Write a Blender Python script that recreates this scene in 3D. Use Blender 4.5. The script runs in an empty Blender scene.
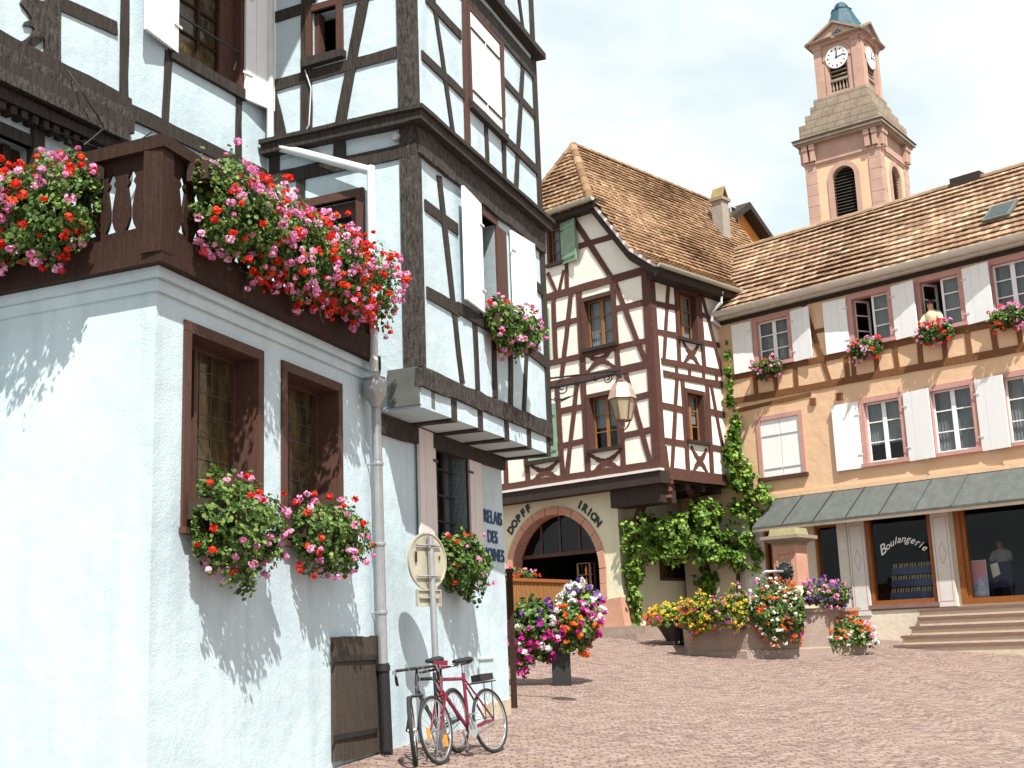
import bpy, bmesh, math, random
import numpy as np
from mathutils import Vector, Matrix, noise
from mathutils.geometry import tessellate_polygon
rnd = random.Random(7)
NR = np.random.default_rng(11)
sin, cos, PI, rad = math.sin, math.cos, math.pi, math.radians
COL = bpy.context.scene.collection
A3 = lambda *v: np.array(v, float)

# ------------------------------------------------------------------ camera survey
FL, PITCH, ROLL = 1246.73, rad(11.767), rad(-2.198)
CAM = A3(0, 0, 1.55)
_F = A3(0, cos(PITCH), sin(PITCH)); _U = A3(0, -sin(PITCH), cos(PITCH)); _R = A3(1, 0, 0)
CR = cos(ROLL) * _R + sin(ROLL) * _U
CU = -sin(ROLL) * _R + cos(ROLL) * _U
CF = _F
def ray(x, y): return CF + CR * (x - 512) / FL - CU * (y - 384) / FL

class Fac:
    """a measured wall plane: u runs along the wall, z is up, d is out of the wall"""
    def __init__(s, o, az, side):
        a = rad(az); s.u = A3(sin(a), cos(a), 0); s.n = np.cross(s.u, [0, 0, 1]) * side
        s.O = A3(o[0], o[1], 0)
    def at(s, x, y, d=0.0):
        r = ray(x, y); return CAM + r * (((s.O + s.n * d - CAM) @ s.n) / (r @ s.n))
    def uz(s, x, y, d=0.0):
        p = s.at(x, y, d); return (float((p - s.O) @ s.u), float(p[2]))
    def w(s, u, z, d=0.0): return s.O + s.u * u + s.n * d + A3(0, 0, z)
    def off(s, d): 
        f = Fac((0, 0), 0, 1); f.u = s.u; f.n = s.n; f.O = s.O + s.n * d; return f

def ground_z(x, y):
    t = np.clip((y - 5) / 10, 0, 1); t = t * t * (3 - 2 * t)
    yy = np.minimum(y, 36)
    xl = np.clip(x, -12, 40)
    lat = np.where(xl > 3, -.020 * (xl - 3), -.04 * (xl - 3))
    return .02 * yy + .0019 * np.maximum(0, yy - 10) ** 2 + lat * t
def gz(x, y): return float(ground_z(np.float64(x), np.float64(y)))
def on_ground(px, py):
    r = ray(px, py); t = 2.0
    while t < 70:
        p = CAM + r * t
        if p[2] < gz(p[0], p[1]): break
        t += .02
    return p

# ------------------------------------------------------------------ materials
def _nt(name):
    m = bpy.data.materials.new(name); m.use_nodes = True
    nt = m.node_tree; b = nt.nodes['Principled BSDF']
    return m, nt, b
def N(nt, t, **k):
    n = nt.nodes.new(t)
    for a, v in k.items(): setattr(n, a, v)
    return n
def mixc(nt, fac, a, b, blend='MIX'):
    n = N(nt, 'ShaderNodeMix', data_type='RGBA', blend_type=blend)
    for s, v in ((0, fac), (6, a), (7, b)):
        if hasattr(v, 'links') or hasattr(v, 'is_linked'): nt.links.new(v, n.inputs[s])
        else: n.inputs[s].default_value = v if s == 0 else (*v[:3], 1)
    return n.outputs[2]
def mth(nt, op, a, b=None, c=None):
    n = N(nt, 'ShaderNodeMath', operation=op)
    for i, v in enumerate((a, b, c)):
        if v is None: continue
        if hasattr(v, 'is_linked'): nt.links.new(v, n.inputs[i])
        else: n.inputs[i].default_value = v
    return n.outputs[0]
def ramp(nt, v, p0, p1, c0=(0, 0, 0), c1=(1, 1, 1)):
    n = N(nt, 'ShaderNodeValToRGB'); nt.links.new(v, n.inputs[0])
    e = n.color_ramp.elements; e[0].position = p0; e[1].position = p1
    e[0].color = (*c0, 1); e[1].color = (*c1, 1); return n.outputs[0]
def noi(nt, scale, detail=4, rough=.6, vec=None, dim='3D'):
    n = N(nt, 'ShaderNodeTexNoise'); n.inputs['Scale'].default_value = scale
    n.inputs['Detail'].default_value = detail; n.inputs['Roughness'].default_value = rough
    if vec is not None: nt.links.new(vec, n.inputs['Vector'])
    return n.outputs['Fac']
def wpos(nt): return N(nt, 'ShaderNodeNewGeometry').outputs['Position']
def mapv(nt, vec, scale):
    n = N(nt, 'ShaderNodeMapping'); n.inputs['Scale'].default_value = scale; nt.links.new(vec, n.inputs[0]); return n.outputs[0]
def bump(nt, b, h, strength=.3, dist=.02):
    n = N(nt, 'ShaderNodeBump'); n.inputs['Strength'].default_value = strength; n.inputs['Distance'].default_value = dist
    nt.links.new(h, n.inputs['Height']); nt.links.new(n.outputs[0], b.inputs['Normal'])
def setp(b, rough=.8, spec=.25, metal=0.0):
    b.inputs['Roughness'].default_value = rough; b.inputs['Specular IOR Level'].default_value = spec; b.inputs['Metallic'].default_value = metal

def M_plaster(name, c, c2, bs=.35, stain=.5, lo=None):
    m, nt, b = _nt(name); P = wpos(nt)
    big = ramp(nt, noi(nt, .9, 5, .65, P), .35, .7)
    col = mixc(nt, mth(nt, 'MULTIPLY', big, stain), c, c2)
    fine = ramp(nt, noi(nt, 14, 3, .6, P), .3, .75)
    col = mixc(nt, mth(nt, 'MULTIPLY', fine, .18), col, tuple(x * .8 for x in c))
    strk = ramp(nt, noi(nt, 1.0, 5, .65, mapv(nt, P, (3.0, 3.0, .30))), .50, .70)
    col = mixc(nt, mth(nt, 'MULTIPLY', strk, stain * .45), col, tuple(x * .78 for x in c2))
    nt.links.new(col, b.inputs['Base Color']); setp(b, .92, .12)
    h = mth(nt, 'ADD', noi(nt, 55, 4, .65, P), mth(nt, 'MULTIPLY', noi(nt, 3.5, 4, .55, P), 3.5))
    bump(nt, b, h, bs, .02); return m
def M_wood(name, c, c2, axis=(14, 14, 1.2), bs=.5, rough=.75):
    m, nt, b = _nt(name); P = wpos(nt)
    g = noi(nt, 3.0, 6, .7, mapv(nt, P, axis)); h = noi(nt, 24, 4, .7, P)
    col = mixc(nt, ramp(nt, g, .35, .7), c, c2)
    col = mixc(nt, mth(nt, 'MULTIPLY', ramp(nt, h, .5, .8), .4), col, tuple(x * .45 for x in c))
    nt.links.new(col, b.inputs['Base Color']); setp(b, rough, .2)
    bump(nt, b, mth(nt, 'ADD', g, mth(nt, 'MULTIPLY', h, .6)), bs, .02); return m
def M_stone(name, c, c2, scale=3, bs=.5, rough=.9):
    m, nt, b = _nt(name); P = wpos(nt)
    a = noi(nt, scale, 6, .65, P); d = noi(nt, scale * 9, 4, .6, P)
    col = mixc(nt, ramp(nt, a, .3, .72), c, c2)
    col = mixc(nt, mth(nt, 'MULTIPLY', ramp(nt, d, .45, .75), .35), col, tuple(x * .6 for x in c))
    nt.links.new(col, b.inputs['Base Color']); setp(b, rough, .2)
    bump(nt, b, mth(nt, 'ADD', a, mth(nt, 'MULTIPLY', d, .7)), bs, .025); return m
def M_paint(name, c, rough=.45, spec=.4, v=.12, metal=0.0, bs=.08):
    m, nt, b = _nt(name); P = wpos(nt)
    f = ramp(nt, noi(nt, 5, 5, .65, P), .35, .75)
    col = mixc(nt, mth(nt, 'MULTIPLY', f, 1.0), c, tuple(x * (1 - v) for x in c))
    nt.links.new(col, b.inputs['Base Color']); setp(b, rough, spec, metal)
    bump(nt, b, noi(nt, 40, 3, .6, P), bs, .01); return m
def M_tint(name, stops, rough=.85, spec=.2, trans=0.0, bs=0.0, lich=None):
    """colour picked per tile / leaf / petal by the face attribute 'tint'"""
    m, nt, b = _nt(name)
    at = N(nt, 'ShaderNodeAttribute', attribute_name='tint')
    r = N(nt, 'ShaderNodeValToRGB'); nt.links.new(at.outputs['Fac'], r.inputs[0])
    e = r.color_ramp.elements
    while len(e) < len(stops): e.new(.5)
    for i, (p, c) in enumerate(stops): e[i].position = p; e[i].color = (*c, 1)
    col = r.outputs[0]
    if lich:
        P = wpos(nt)
        col = mixc(nt, mth(nt, 'MULTIPLY', ramp(nt, noi(nt, .7, 6, .7, P), .40, .75), .30), col, lich)
        col = mixc(nt, mth(nt, 'MULTIPLY', ramp(nt, noi(nt, 16, 4, .7, P), .45, .8), .4), col, (.10, .06, .04))
    nt.links.new(col, b.inputs['Base Color']); setp(b, rough, spec)
    if bs: bump(nt, b, noi(nt, 30, 4, .6, wpos(nt)), bs, .02)
    if trans:
        t = N(nt, 'ShaderNodeBsdfTranslucent'); nt.links.new(col, t.inputs['Color'])
        mx = N(nt, 'ShaderNodeMixShader'); mx.inputs[0].default_value = trans
        nt.links.new(b.outputs[0], mx.inputs[1]); nt.links.new(t.outputs[0], mx.inputs[2])
        nt.links.new(mx.outputs[0], nt.nodes['Material Output'].inputs['Surface'])
    return m
def M_glass(name, tint=(.55, .6, .6), refl=.35):
    m, nt, b = _nt(name)
    tr = N(nt, 'ShaderNodeBsdfTransparent'); tr.inputs[0].default_value = (*tint, 1)
    gl = N(nt, 'ShaderNodeBsdfGlossy'); gl.inputs['Roughness'].default_value = .04
    P = wpos(nt); bn = N(nt, 'ShaderNodeBump'); bn.inputs['Strength'].default_value = .12; bn.inputs['Distance'].default_value = .02
    nt.links.new(noi(nt, 3, 2, .5, P), bn.inputs['Height']); nt.links.new(bn.outputs[0], gl.inputs['Normal'])
    ge = N(nt, 'ShaderNodeNewGeometry'); dp = N(nt, 'ShaderNodeVectorMath', operation='DOT_PRODUCT'); nt.links.new(ge.outputs['Normal'], dp.inputs[0]); nt.links.new(ge.outputs['Incoming'], dp.inputs[1])
    fr = mth(nt, 'ADD', mth(nt, 'MULTIPLY', mth(nt, 'POWER', mth(nt, 'SUBTRACT', 1.0, mth(nt, 'ABSOLUTE', dp.outputs['Value'])), 4.0), .8), .032)
    mx = N(nt, 'ShaderNodeMixShader'); nt.links.new(mth(nt, 'MULTIPLY', fr, refl * 3), mx.inputs[0])
    nt.links.new(tr.outputs[0], mx.inputs[1]); nt.links.new(gl.outputs[0], mx.inputs[2])
    nt.links.new(mx.outputs[0], nt.nodes['Material Output'].inputs['Surface']); return m
def M_leaded(name):
    m, nt, b = _nt(name); P = wpos(nt)
    col = mixc(nt, ramp(nt, noi(nt, 2.2, 4, .7, mapv(nt, P, (2.5, 2.5, .8))), .35, .7), (.012, .010, .008), (.11, .07, .022))  # brown, olive and gold patches paint in the reflections of old crown glass
    col = mixc(nt, ramp(nt, noi(nt, 6, 3, .6, P), .55, .8), col, (.10, .095, .05))
    nt.links.new(col, b.inputs['Base Color']); setp(b, .12, .5)
    bump(nt, b, noi(nt, 7, 2, .5, P), .25, .02); return m
def M_cobble():
    m, nt, b = _nt('porphyry_setts'); P = wpos(nt)
    sx = N(nt, 'ShaderNodeSeparateXYZ'); nt.links.new(P, sx.inputs[0])
    x, y = sx.outputs[0], sx.outputs[1]
    wob = noi(nt, 1.3, 2, .5, P); x = mth(nt, 'ADD', x, mth(nt, 'MULTIPLY', wob, .30)); y = mth(nt, 'ADD', y, mth(nt, 'MULTIPLY', noi(nt, 2.6, 3, .6, P), .26))
    fr = mth(nt, 'SUBTRACT', mth(nt, 'FRACT', mth(nt, 'DIVIDE', x, 1.45)), .5)
    y2 = mth(nt, 'ADD', y, mth(nt, 'MULTIPLY', mth(nt, 'MULTIPLY', fr, fr), -1.9))
    cx = N(nt, 'ShaderNodeCombineXYZ'); nt.links.new(x, cx.inputs[0]); nt.links.new(y2, cx.inputs[1])
    br = N(nt, 'ShaderNodeTexBrick'); nt.links.new(cx.outputs[0], br.inputs['Vector'])
    br.inputs['Scale'].default_value = 1.0; br.inputs['Brick Width'].default_value = .165; br.inputs['Row Height'].default_value = .14
    br.inputs['Mortar Size'].default_value = .012; br.inputs['Mortar Smooth'].default_value = .75
    br.inputs['Color1'].default_value = (.222, .146, .120, 1); br.inputs['Color2'].default_value = (.300, .212, .176, 1); br.inputs['Mortar'].default_value = (.150, .108, .088, 1)
    col = br.outputs['Color']
    # random tint per sett
    vr = N(nt, 'ShaderNodeTexVoronoi'); vr.inputs['Scale'].default_value = 8.5; nt.links.new(cx.outputs[0], vr.inputs['Vector'])
    sp = N(nt, 'ShaderNodeSeparateColor'); nt.links.new(vr.outputs['Color'], sp.inputs[0])
    col = mixc(nt, mth(nt, 'MULTIPLY', ramp(nt, sp.outputs[0], .55, 1), .6), col, (.32, .245, .215))
    col = mixc(nt, mth(nt, 'MULTIPLY', ramp(nt, sp.outputs[1], .6, 1), .75), col, (.125, .078, .074))
    big = noi(nt, .28, 6, .7, P)
    col = mixc(nt, mth(nt, 'MULTIPLY', ramp(nt, big, .42, .7), .35), col, (.275, .20, .165))
    mo = mth(nt, 'MULTIPLY', mth(nt, 'MULTIPLY', br.outputs['Fac'], ramp(nt, noi(nt, .8, 4, .7, P), .5, .68)), .7)
    col = mixc(nt, mo, col, (.09, .11, .04))
    nt.links.new(col, b.inputs['Base Color']); setp(b, .8, .25)
    arc = mth(nt, 'MULTIPLY', mth(nt, 'MULTIPLY', ramp(nt, mth(nt, 'FRACT', mth(nt, 'DIVIDE', y2, .42)), .0, .22, (1, 1, 1), (0, 0, 0)), ramp(nt, noi(nt, 1.7, 4, .7, P), .46, .60)), .75)
    wear = mixc(nt, arc, col, (.085, .056, .046)); nt.links.new(wear, b.inputs['Base Color'])
    h = mth(nt, 'SUBTRACT', mth(nt, 'MULTIPLY', noi(nt, 22, 3, .6, P), .45), br.outputs['Fac'])
    h = mth(nt, 'ADD', h, mth(nt, 'MULTIPLY', sp.outputs[2], .35))
    bump(nt, b, h, .7, .03); return m

MT = {}
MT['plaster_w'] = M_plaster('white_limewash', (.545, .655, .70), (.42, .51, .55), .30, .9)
MT['plaster_c'] = M_plaster('cream_plaster', (.80, .77, .68), (.70, .66, .55), .3, .4)
MT['plaster_g'] = M_plaster('yellow_green_plaster', (.66, .64, .47), (.58, .55, .40), .3, .6)
MT['plaster_p'] = M_plaster('peach_plaster', (.72, .485, .31), (.64, .41, .25), .3, .6)
MT['plaster_t'] = M_plaster('tower_plaster', (.70, .465, .305), (.62, .385, .25), .25, .6)
MT['grey_plaster'] = M_plaster('grey_plaster', (.50, .52, .50), (.40, .42, .41), .3, .6)
MT['oak'] = M_wood('black_weathered_oak', (.022, .017, .014), (.062, .051, .043))
MT['oak_carved'] = M_wood('carved_oak', (.016, .013, .011), (.105, .09, .078), (10, 10, 3), 1.0)
MT['brown'] = M_wood('brown_stained_wood', (.026, .012, .008), (.046, .023, .014))
MT['frame'] = M_wood('red_brown_frame', (.070, .034, .025), (.098, .049, .037), (14, 14, 2), .25, .6)
MT['redtimber'] = M_wood('red_brown_timber', (.068, .028, .022), (.118, .055, .043), (10, 10, 3), .4)
MT['rust'] = M_wood('rust_brown_timber', (.14, .058, .022), (.22, .10, .042), (10, 10, 3), .4)
MT['honey'] = M_wood('honey_wood', (.22, .098, .032), (.31, .15, .055), (10, 10, 2), .2, .5)
MT['shopwood'] = M_wood('varnished_shop_wood', (.22, .072, .02), (.32, .12, .035), (10, 10, 2), .2, .4)
MT['darkwood'] = M_wood('dark_soffit_wood', (.028, .020, .016), (.05, .036, .028))
MT['hatch'] = M_wood('old_hatch_planks', (.050, .038, .030), (.085, .066, .052), (16, 16, 1.4), .6)
MT['white'] = M_paint('white_paint', (.82, .82, .81), .5, .35, .06)
MT['pinkish_white'] = M_paint('pinkish_white_paint', (.66, .60, .57), .6, .3, .10)  # duller pinkish off-white for trim, hinges and the jetty shutters
MT['green'] = M_paint('green_shutter_paint', (.22, .34, .24), .6, .3, .35)
MT['pink'] = M_stone('pink_sandstone_trim', (.46, .24, .21), (.54, .31, .27), 3, .15)
MT['sand'] = M_stone('red_sandstone', (.44, .225, .155), (.54, .31, .22), 2.5, .4)
MT['towerstone'] = M_stone('tower_sandstone', (.50, .325, .255), (.37, .24, .19), .9, .5)
MT['sandgrey'] = M_stone('weathered_sandstone', (.35, .27, .21), (.20, .17, .12), 1.2, .5)
MT['basin'] = M_stone('basin_stone', (.34, .26, .22), (.25, .19, .15), 2.0, .6)
MT['stepstone'] = M_stone('pale_step_stone', (.66, .57, .41), (.56, .47, .33), 4, .4)
MT['nosing'] = M_stone('red_step_nosing', (.20, .115, .10), (.26, .16, .14), 4, .3)
MT['zinc'] = M_paint('zinc_sheet', (.150, .162, .148), .55, .4, .3, .35)
MT['pipe'] = M_paint('pale_pipe', (.62, .63, .62), .45, .4, .15)
MT['zincpipe'] = M_paint('zinc_pipe', (.40, .41, .42), .4, .5, .25, .5)
MT['gutter'] = M_paint('cream_gutter', (.66, .62, .54), .5, .4, .2)
MT['ggutter'] = M_paint('grey_green_gutter', (.44, .46, .37), .5, .4, .2)
MT['black'] = M_paint('black_iron', (.02, .02, .021), .5, .4, .3)
MT['lead'] = M_paint('lead_cames', (.10, .095, .08), .5, .4, .3, .3)
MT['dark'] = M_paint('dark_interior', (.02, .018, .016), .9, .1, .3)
MT['copperblue'] = M_paint('blue_green_copper', (.035, .10, .135), .6, .3, .75, .0)
MT['lamp'] = M_paint('lamp_metal', (.22, .12, .08), .4, .5, .3, .5)
MT['lamp_sunlit'] = M_paint('sunlit_lamp_roof', (.60, .42, .30), .3, .6, .3, .3)  # lantern roof: the sun's white-orange highlight is put into the metal colour
MT['clock'] = M_paint('clock_face', (.82, .81, .78), .5, .3, .05)
MT['signback'] = M_paint('sign_back', (.48, .45, .34), .5, .5, .3, .25)
MT['blue'] = M_paint('blue_lettering', (.035, .07, .17), .6, .3, .2)
MT['rubber'] = M_paint('tyre_rubber', (.035, .035, .034), .8, .2, .3)
MT['chrome'] = M_paint('bright_metal', (.62, .63, .64), .25, .6, .1, .9)
MT['redpaint'] = M_paint('red_bike_paint', (.17, .008, .03), .25, .6, .15)
MT['amber'] = M_paint('amber_reflector', (.80, .26, .01), .3, .6, .1)
MT['tileribbon'] = None
MT['glass'] = M_glass('window_glass', (.6, .64, .64), .33)
MT['shopglass'] = M_glass('shop_glass', (.75, .78, .76), .22)
MT['leaded'] = M_leaded('leaded_amber_glass')
MT['lace'] = M_plaster('lace_curtain', (.52, .54, .56), (.30, .32, .34), .5, .9)
MT['tile_m'] = M_tint('weathered_tiles', [(0, (.11, .058, .035)), (.35, (.20, .112, .062)), (.7, (.285, .17, .095)), (1, (.38, .26, .16))], .85, .2, 0, .3, (.32, .23, .115))
MT['tile_c'] = M_tint('sunbleached_tiles', [(0, (.15, .085, .055)), (.35, (.25, .15, .092)), (.7, (.35, .225, .142)), (1, (.48, .36, .245))], .85, .2, 0, .3, (.46, .37, .25))
MT['leaf'] = M_tint('geranium_leaf', [(0, (.022, .055, .010)), (.5, (.07, .14, .024)), (1, (.22, .30, .07))], .55, .35, .25)
MT['vine'] = M_tint('vine_leaf', [(0, (.03, .085, .012)), (.5, (.11, .22, .024)), (1, (.31, .42, .06))], .5, .35, .25)
MT['lime'] = M_tint('lime_leaf', [(0, (.06, .12, .015)), (.6, (.16, .24, .03)), (1, (.42, .38, .05))], .6, .3, .25)
MT['red'] = M_tint('scarlet_petal', [(0, (.55, .012, .012)), (.5, (.74, .035, .015)), (1, (.80, .10, .03))], .6, .2, .25)
MT['pinkp'] = M_tint('pink_petal', [(0, (.62, .13, .34)), (.5, (.78, .30, .52)), (1, (.85, .56, .70))], .6, .2, .25)
MT['magenta'] = M_tint('magenta_petal', [(0, (.36, .015, .19)), (.6, (.62, .03, .30)), (1, (.72, .14, .42))], .6, .2, .25)
MT['whitep'] = M_tint('white_petal', [(0, (.70, .66, .66)), (1, (.84, .83, .84))], .6, .2, .25)
MT['orange'] = M_tint('orange_petal', [(0, (.70, .09, .015)), (1, (.82, .24, .04))], .6, .2, .25)
MT['yellow'] = M_tint('yellow_petal', [(0, (.70, .40, .02)), (1, (.80, .60, .08))], .6, .2, .25)
MT['purple'] = M_tint('purple_petal', [(0, (.10, .03, .25)), (1, (.28, .12, .42))], .6, .2, .25)
MT['terracotta'] = M_paint('planter_plastic', (.045, .028, .018), .7, .3, .3)
MT['skin'] = M_paint('skin', (.52, .30, .20), .6, .3, .1)
MT['hair'] = M_paint('dark_hair', (.04, .022, .014), .6, .3, .3)
MT['blouse'] = M_paint('pale_yellow_blouse', (.74, .68, .42), .8, .2, .3)
MT['shirt'] = M_paint('white_shirt', (.72, .70, .70), .8, .2, .1)
MT['navy'] = M_paint('navy_cloth', (.02, .025, .07), .8, .2, .2)
MT['cobble'] = M_cobble()

# ------------------------------------------------------------------ mesh building
class MB:
    def __init__(s): s.v = []; s.f = []; s.t = []; s.has_t = False
    def add(s, vs, fs, tint=None):
        b = len(s.v); s.v.extend([tuple(map(float, p)) for p in vs]); s.f.extend([tuple(i + b for i in f) for f in fs])
        if tint is not None: s.has_t = True
        s.t.extend([0.5 if tint is None else tint] * len(fs)); return s
    def box8(s, p): return s.add(p, [(0, 3, 2, 1), (4, 5, 6, 7), (0, 1, 5, 4), (1, 2, 6, 5), (2, 3, 7, 6), (3, 0, 4, 7)])
    def box(s, F, u0, u1, z0, z1, d0, d1):
        return s.box8([F.w(u0, z0, d0), F.w(u1, z0, d0), F.w(u1, z1, d0), F.w(u0, z1, d0), F.w(u0, z0, d1), F.w(u1, z0, d1), F.w(u1, z1, d1), F.w(u0, z1, d1)])
    def quadbox(s, F, q, d0, d1):       # q: four (u,z) in order
        return s.box8([F.w(*p, d0) for p in q] + [F.w(*p, d1) for p in q])
    def prism(s, F, pts, d0, d1):
        n = len(pts); vs = [F.w(*p, d0) for p in pts] + [F.w(*p, d1) for p in pts]
        return s.add(vs, [tuple(range(n - 1, -1, -1)), tuple(range(n, 2 * n))] + [(i, (i + 1) % n, n + (i + 1) % n, n + i) for i in range(n)])
    def bar(s, F, a, b, w, d0, d1, wob=.008, seg=.35):
        a, b = np.array(a), np.array(b); L = np.hypot(*(b - a)); t = (b - a) / L; p = A3(-t[1], t[0])
        k = max(1, int(L / seg)); vs = []
        for i in range(k + 1):
            c = a + (b - a) * i / k; e1 = w / 2 + rnd.uniform(-wob, wob); e2 = w / 2 + rnd.uniform(-wob, wob); dd = rnd.uniform(-wob, wob) * .5
            vs += [F.w(*(c - p * e1), d0), F.w(*(c + p * e2), d0), F.w(*(c + p * e2), d1 + dd), F.w(*(c - p * e1), d1 + dd)]
        fs = [(0, 1, 2, 3), tuple(4 * k + i for i in (3, 2, 1, 0))]
        for i in range(k):
            for j in range(4): q = (j + 1) % 4; fs.append((4 * i + j, 4 * i + 4 + j, 4 * i + 4 + q, 4 * i + q))
        return s.add(vs, fs)
    def tube(s, pts, r, n=8, closed=False, cap=True):
        pts = [np.array(p, float) for p in pts]; m = len(pts); vs = []; up = A3(.31, .17, .93)
        rs = r if hasattr(r, '__len__') else [r] * m
        for i, p in enumerate(pts):
            t = (pts[(i + 1) % m] - pts[i - 1]) if closed else (pts[min(i + 1, m - 1)] - pts[max(i - 1, 0)])
            t = t / (np.linalg.norm(t) + 1e-9)
            a = np.cross(t, up); 
            if np.linalg.norm(a) < .05: a = np.cross(t, A3(1, 0, 0))
            a /= np.linalg.norm(a); b = np.cross(t, a)
            vs += [p + rs[i] * (a * cos(2 * PI * j / n) + b * sin(2 * PI * j / n)) for j in range(n)]
        fs = []
        for i in range(m if closed else m - 1):
            for j in range(n):
                q = (j + 1) % n; k = (i + 1) % m
                fs.append((i * n + j, i * n + q, k * n + q, k * n + j))
        if cap and not closed: fs += [tuple(range(n - 1, -1, -1)), tuple(range((m - 1) * n, m * n))]
        return s.add(vs, fs)
    def lathe(s, c, prof, n=16, axis=A3(0, 0, 1), phase=0.0, sq=None):
        axis = axis / np.linalg.norm(axis); a = np.cross(axis, A3(0, 0, 1))
        if np.linalg.norm(a) < .05: a = A3(1, 0, 0)
        a /= np.linalg.norm(a); b = np.cross(axis, a); vs = []
        for r, h in prof:
            vs += [c + axis * h + r * (a * cos(2 * PI * j / n + phase) + b * sin(2 * PI * j / n + phase)) for j in range(n)]
        fs = []
        for i in range(len(prof) - 1):
            for j in range(n):
                q = (j + 1) % n; fs.append((i * n + j, i * n + q, (i + 1) * n + q, (i + 1) * n + j))
        fs += [tuple(range(n - 1, -1, -1)), tuple(range((len(prof) - 1) * n, len(prof) * n))]
        return s.add(vs, fs)
    def sphere(s, c, r, n=8, sc=(1, 1, 1)):
        c = np.array(c, float); vs = []; fs = []; k = n // 2 + 1
        for i in range(1, k):
            th = PI * i / k
            vs += [c + r * A3(sc[0] * sin(th) * cos(2 * PI * j / n), sc[1] * sin(th) * sin(2 * PI * j / n), sc[2] * cos(th)) for j in range(n)]
        for i in range(k - 2):
            for j in range(n): q = (j + 1) % n; fs.append((i * n + j, (i + 1) * n + j, (i + 1) * n + q, i * n + q))
        fs += [tuple(range(n)), tuple(range((k - 2) * n + n - 1, (k - 2) * n - 1, -1))]
        return s.add(vs, fs)
    def build(s, name, mat, parent=None, smooth=False, label=None):
        me = bpy.data.meshes.new(name)
        o = bpy.data.objects.new(name, me); COL.objects.link(o)
        loc = Vector((0, 0, 0))
        if parent is not None:
            o.parent = parent; loc = parent.get('_w', None); loc = Vector(loc) if loc is not None else Vector((0, 0, 0))
        L = np.array(loc); o['_w'] = tuple(loc)
        me.from_pydata([(p[0] - L[0], p[1] - L[1], p[2] - L[2]) for p in s.v], [], s.f); 
        if s.has_t:
            at = me.attributes.new('tint', 'FLOAT', 'FACE'); at.data.foreach_set('value', np.array(s.t, dtype=np.float32))
        me.materials.append(MT[mat] if isinstance(mat, str) else mat)
        bm = bmesh.new(); bm.from_mesh(me)
        if not s.has_t: bmesh.ops.recalc_face_normals(bm, faces=bm.faces)
        bm.to_mesh(me); bm.free()
        if smooth:
            me.polygons.foreach_set('use_smooth', [True] * len(me.polygons))
            try: me.set_sharp_from_angle(angle=rad(40))
            except Exception: pass
        if label: o['label'] = label
        return o

def thing(name, label, cat, loc, group=None):
    o = bpy.data.objects.new(name, None); COL.objects.link(o); o.location = tuple(float(x) for x in loc)
    o.empty_display_size = .2
    o['label'] = label; o['category'] = cat; o['_w'] = tuple(float(x) for x in loc)
    if group: o['group'] = group
    return o
def structure(o): o['kind'] = 'structure'; return o

def wall(mb, F, outer, holes, reveal=.22, d=0.0):
    """flat wall face with openings cut out and their reveals turned inwards"""
    polys = [outer] + holes
    tri = tessellate_polygon([[Vector((p[0], p[1], 0)) for p in q] for q in polys])
    flat = [p for q in polys for p in q]
    mb.add([F.w(*p, d) for p in flat], [tuple(t) for t in tri])
    for q in holes:
        n = len(q); mb.add([F.w(*p, d) for p in q] + [F.w(*p, d - reveal) for p in q], [(i, (i + 1) % n, n + (i + 1) % n, n + i) for i in range(n)])
def rect(u0, u1, z0, z1): return [(u0, z0), (u1, z0), (u1, z1), (u0, z1)]

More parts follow.
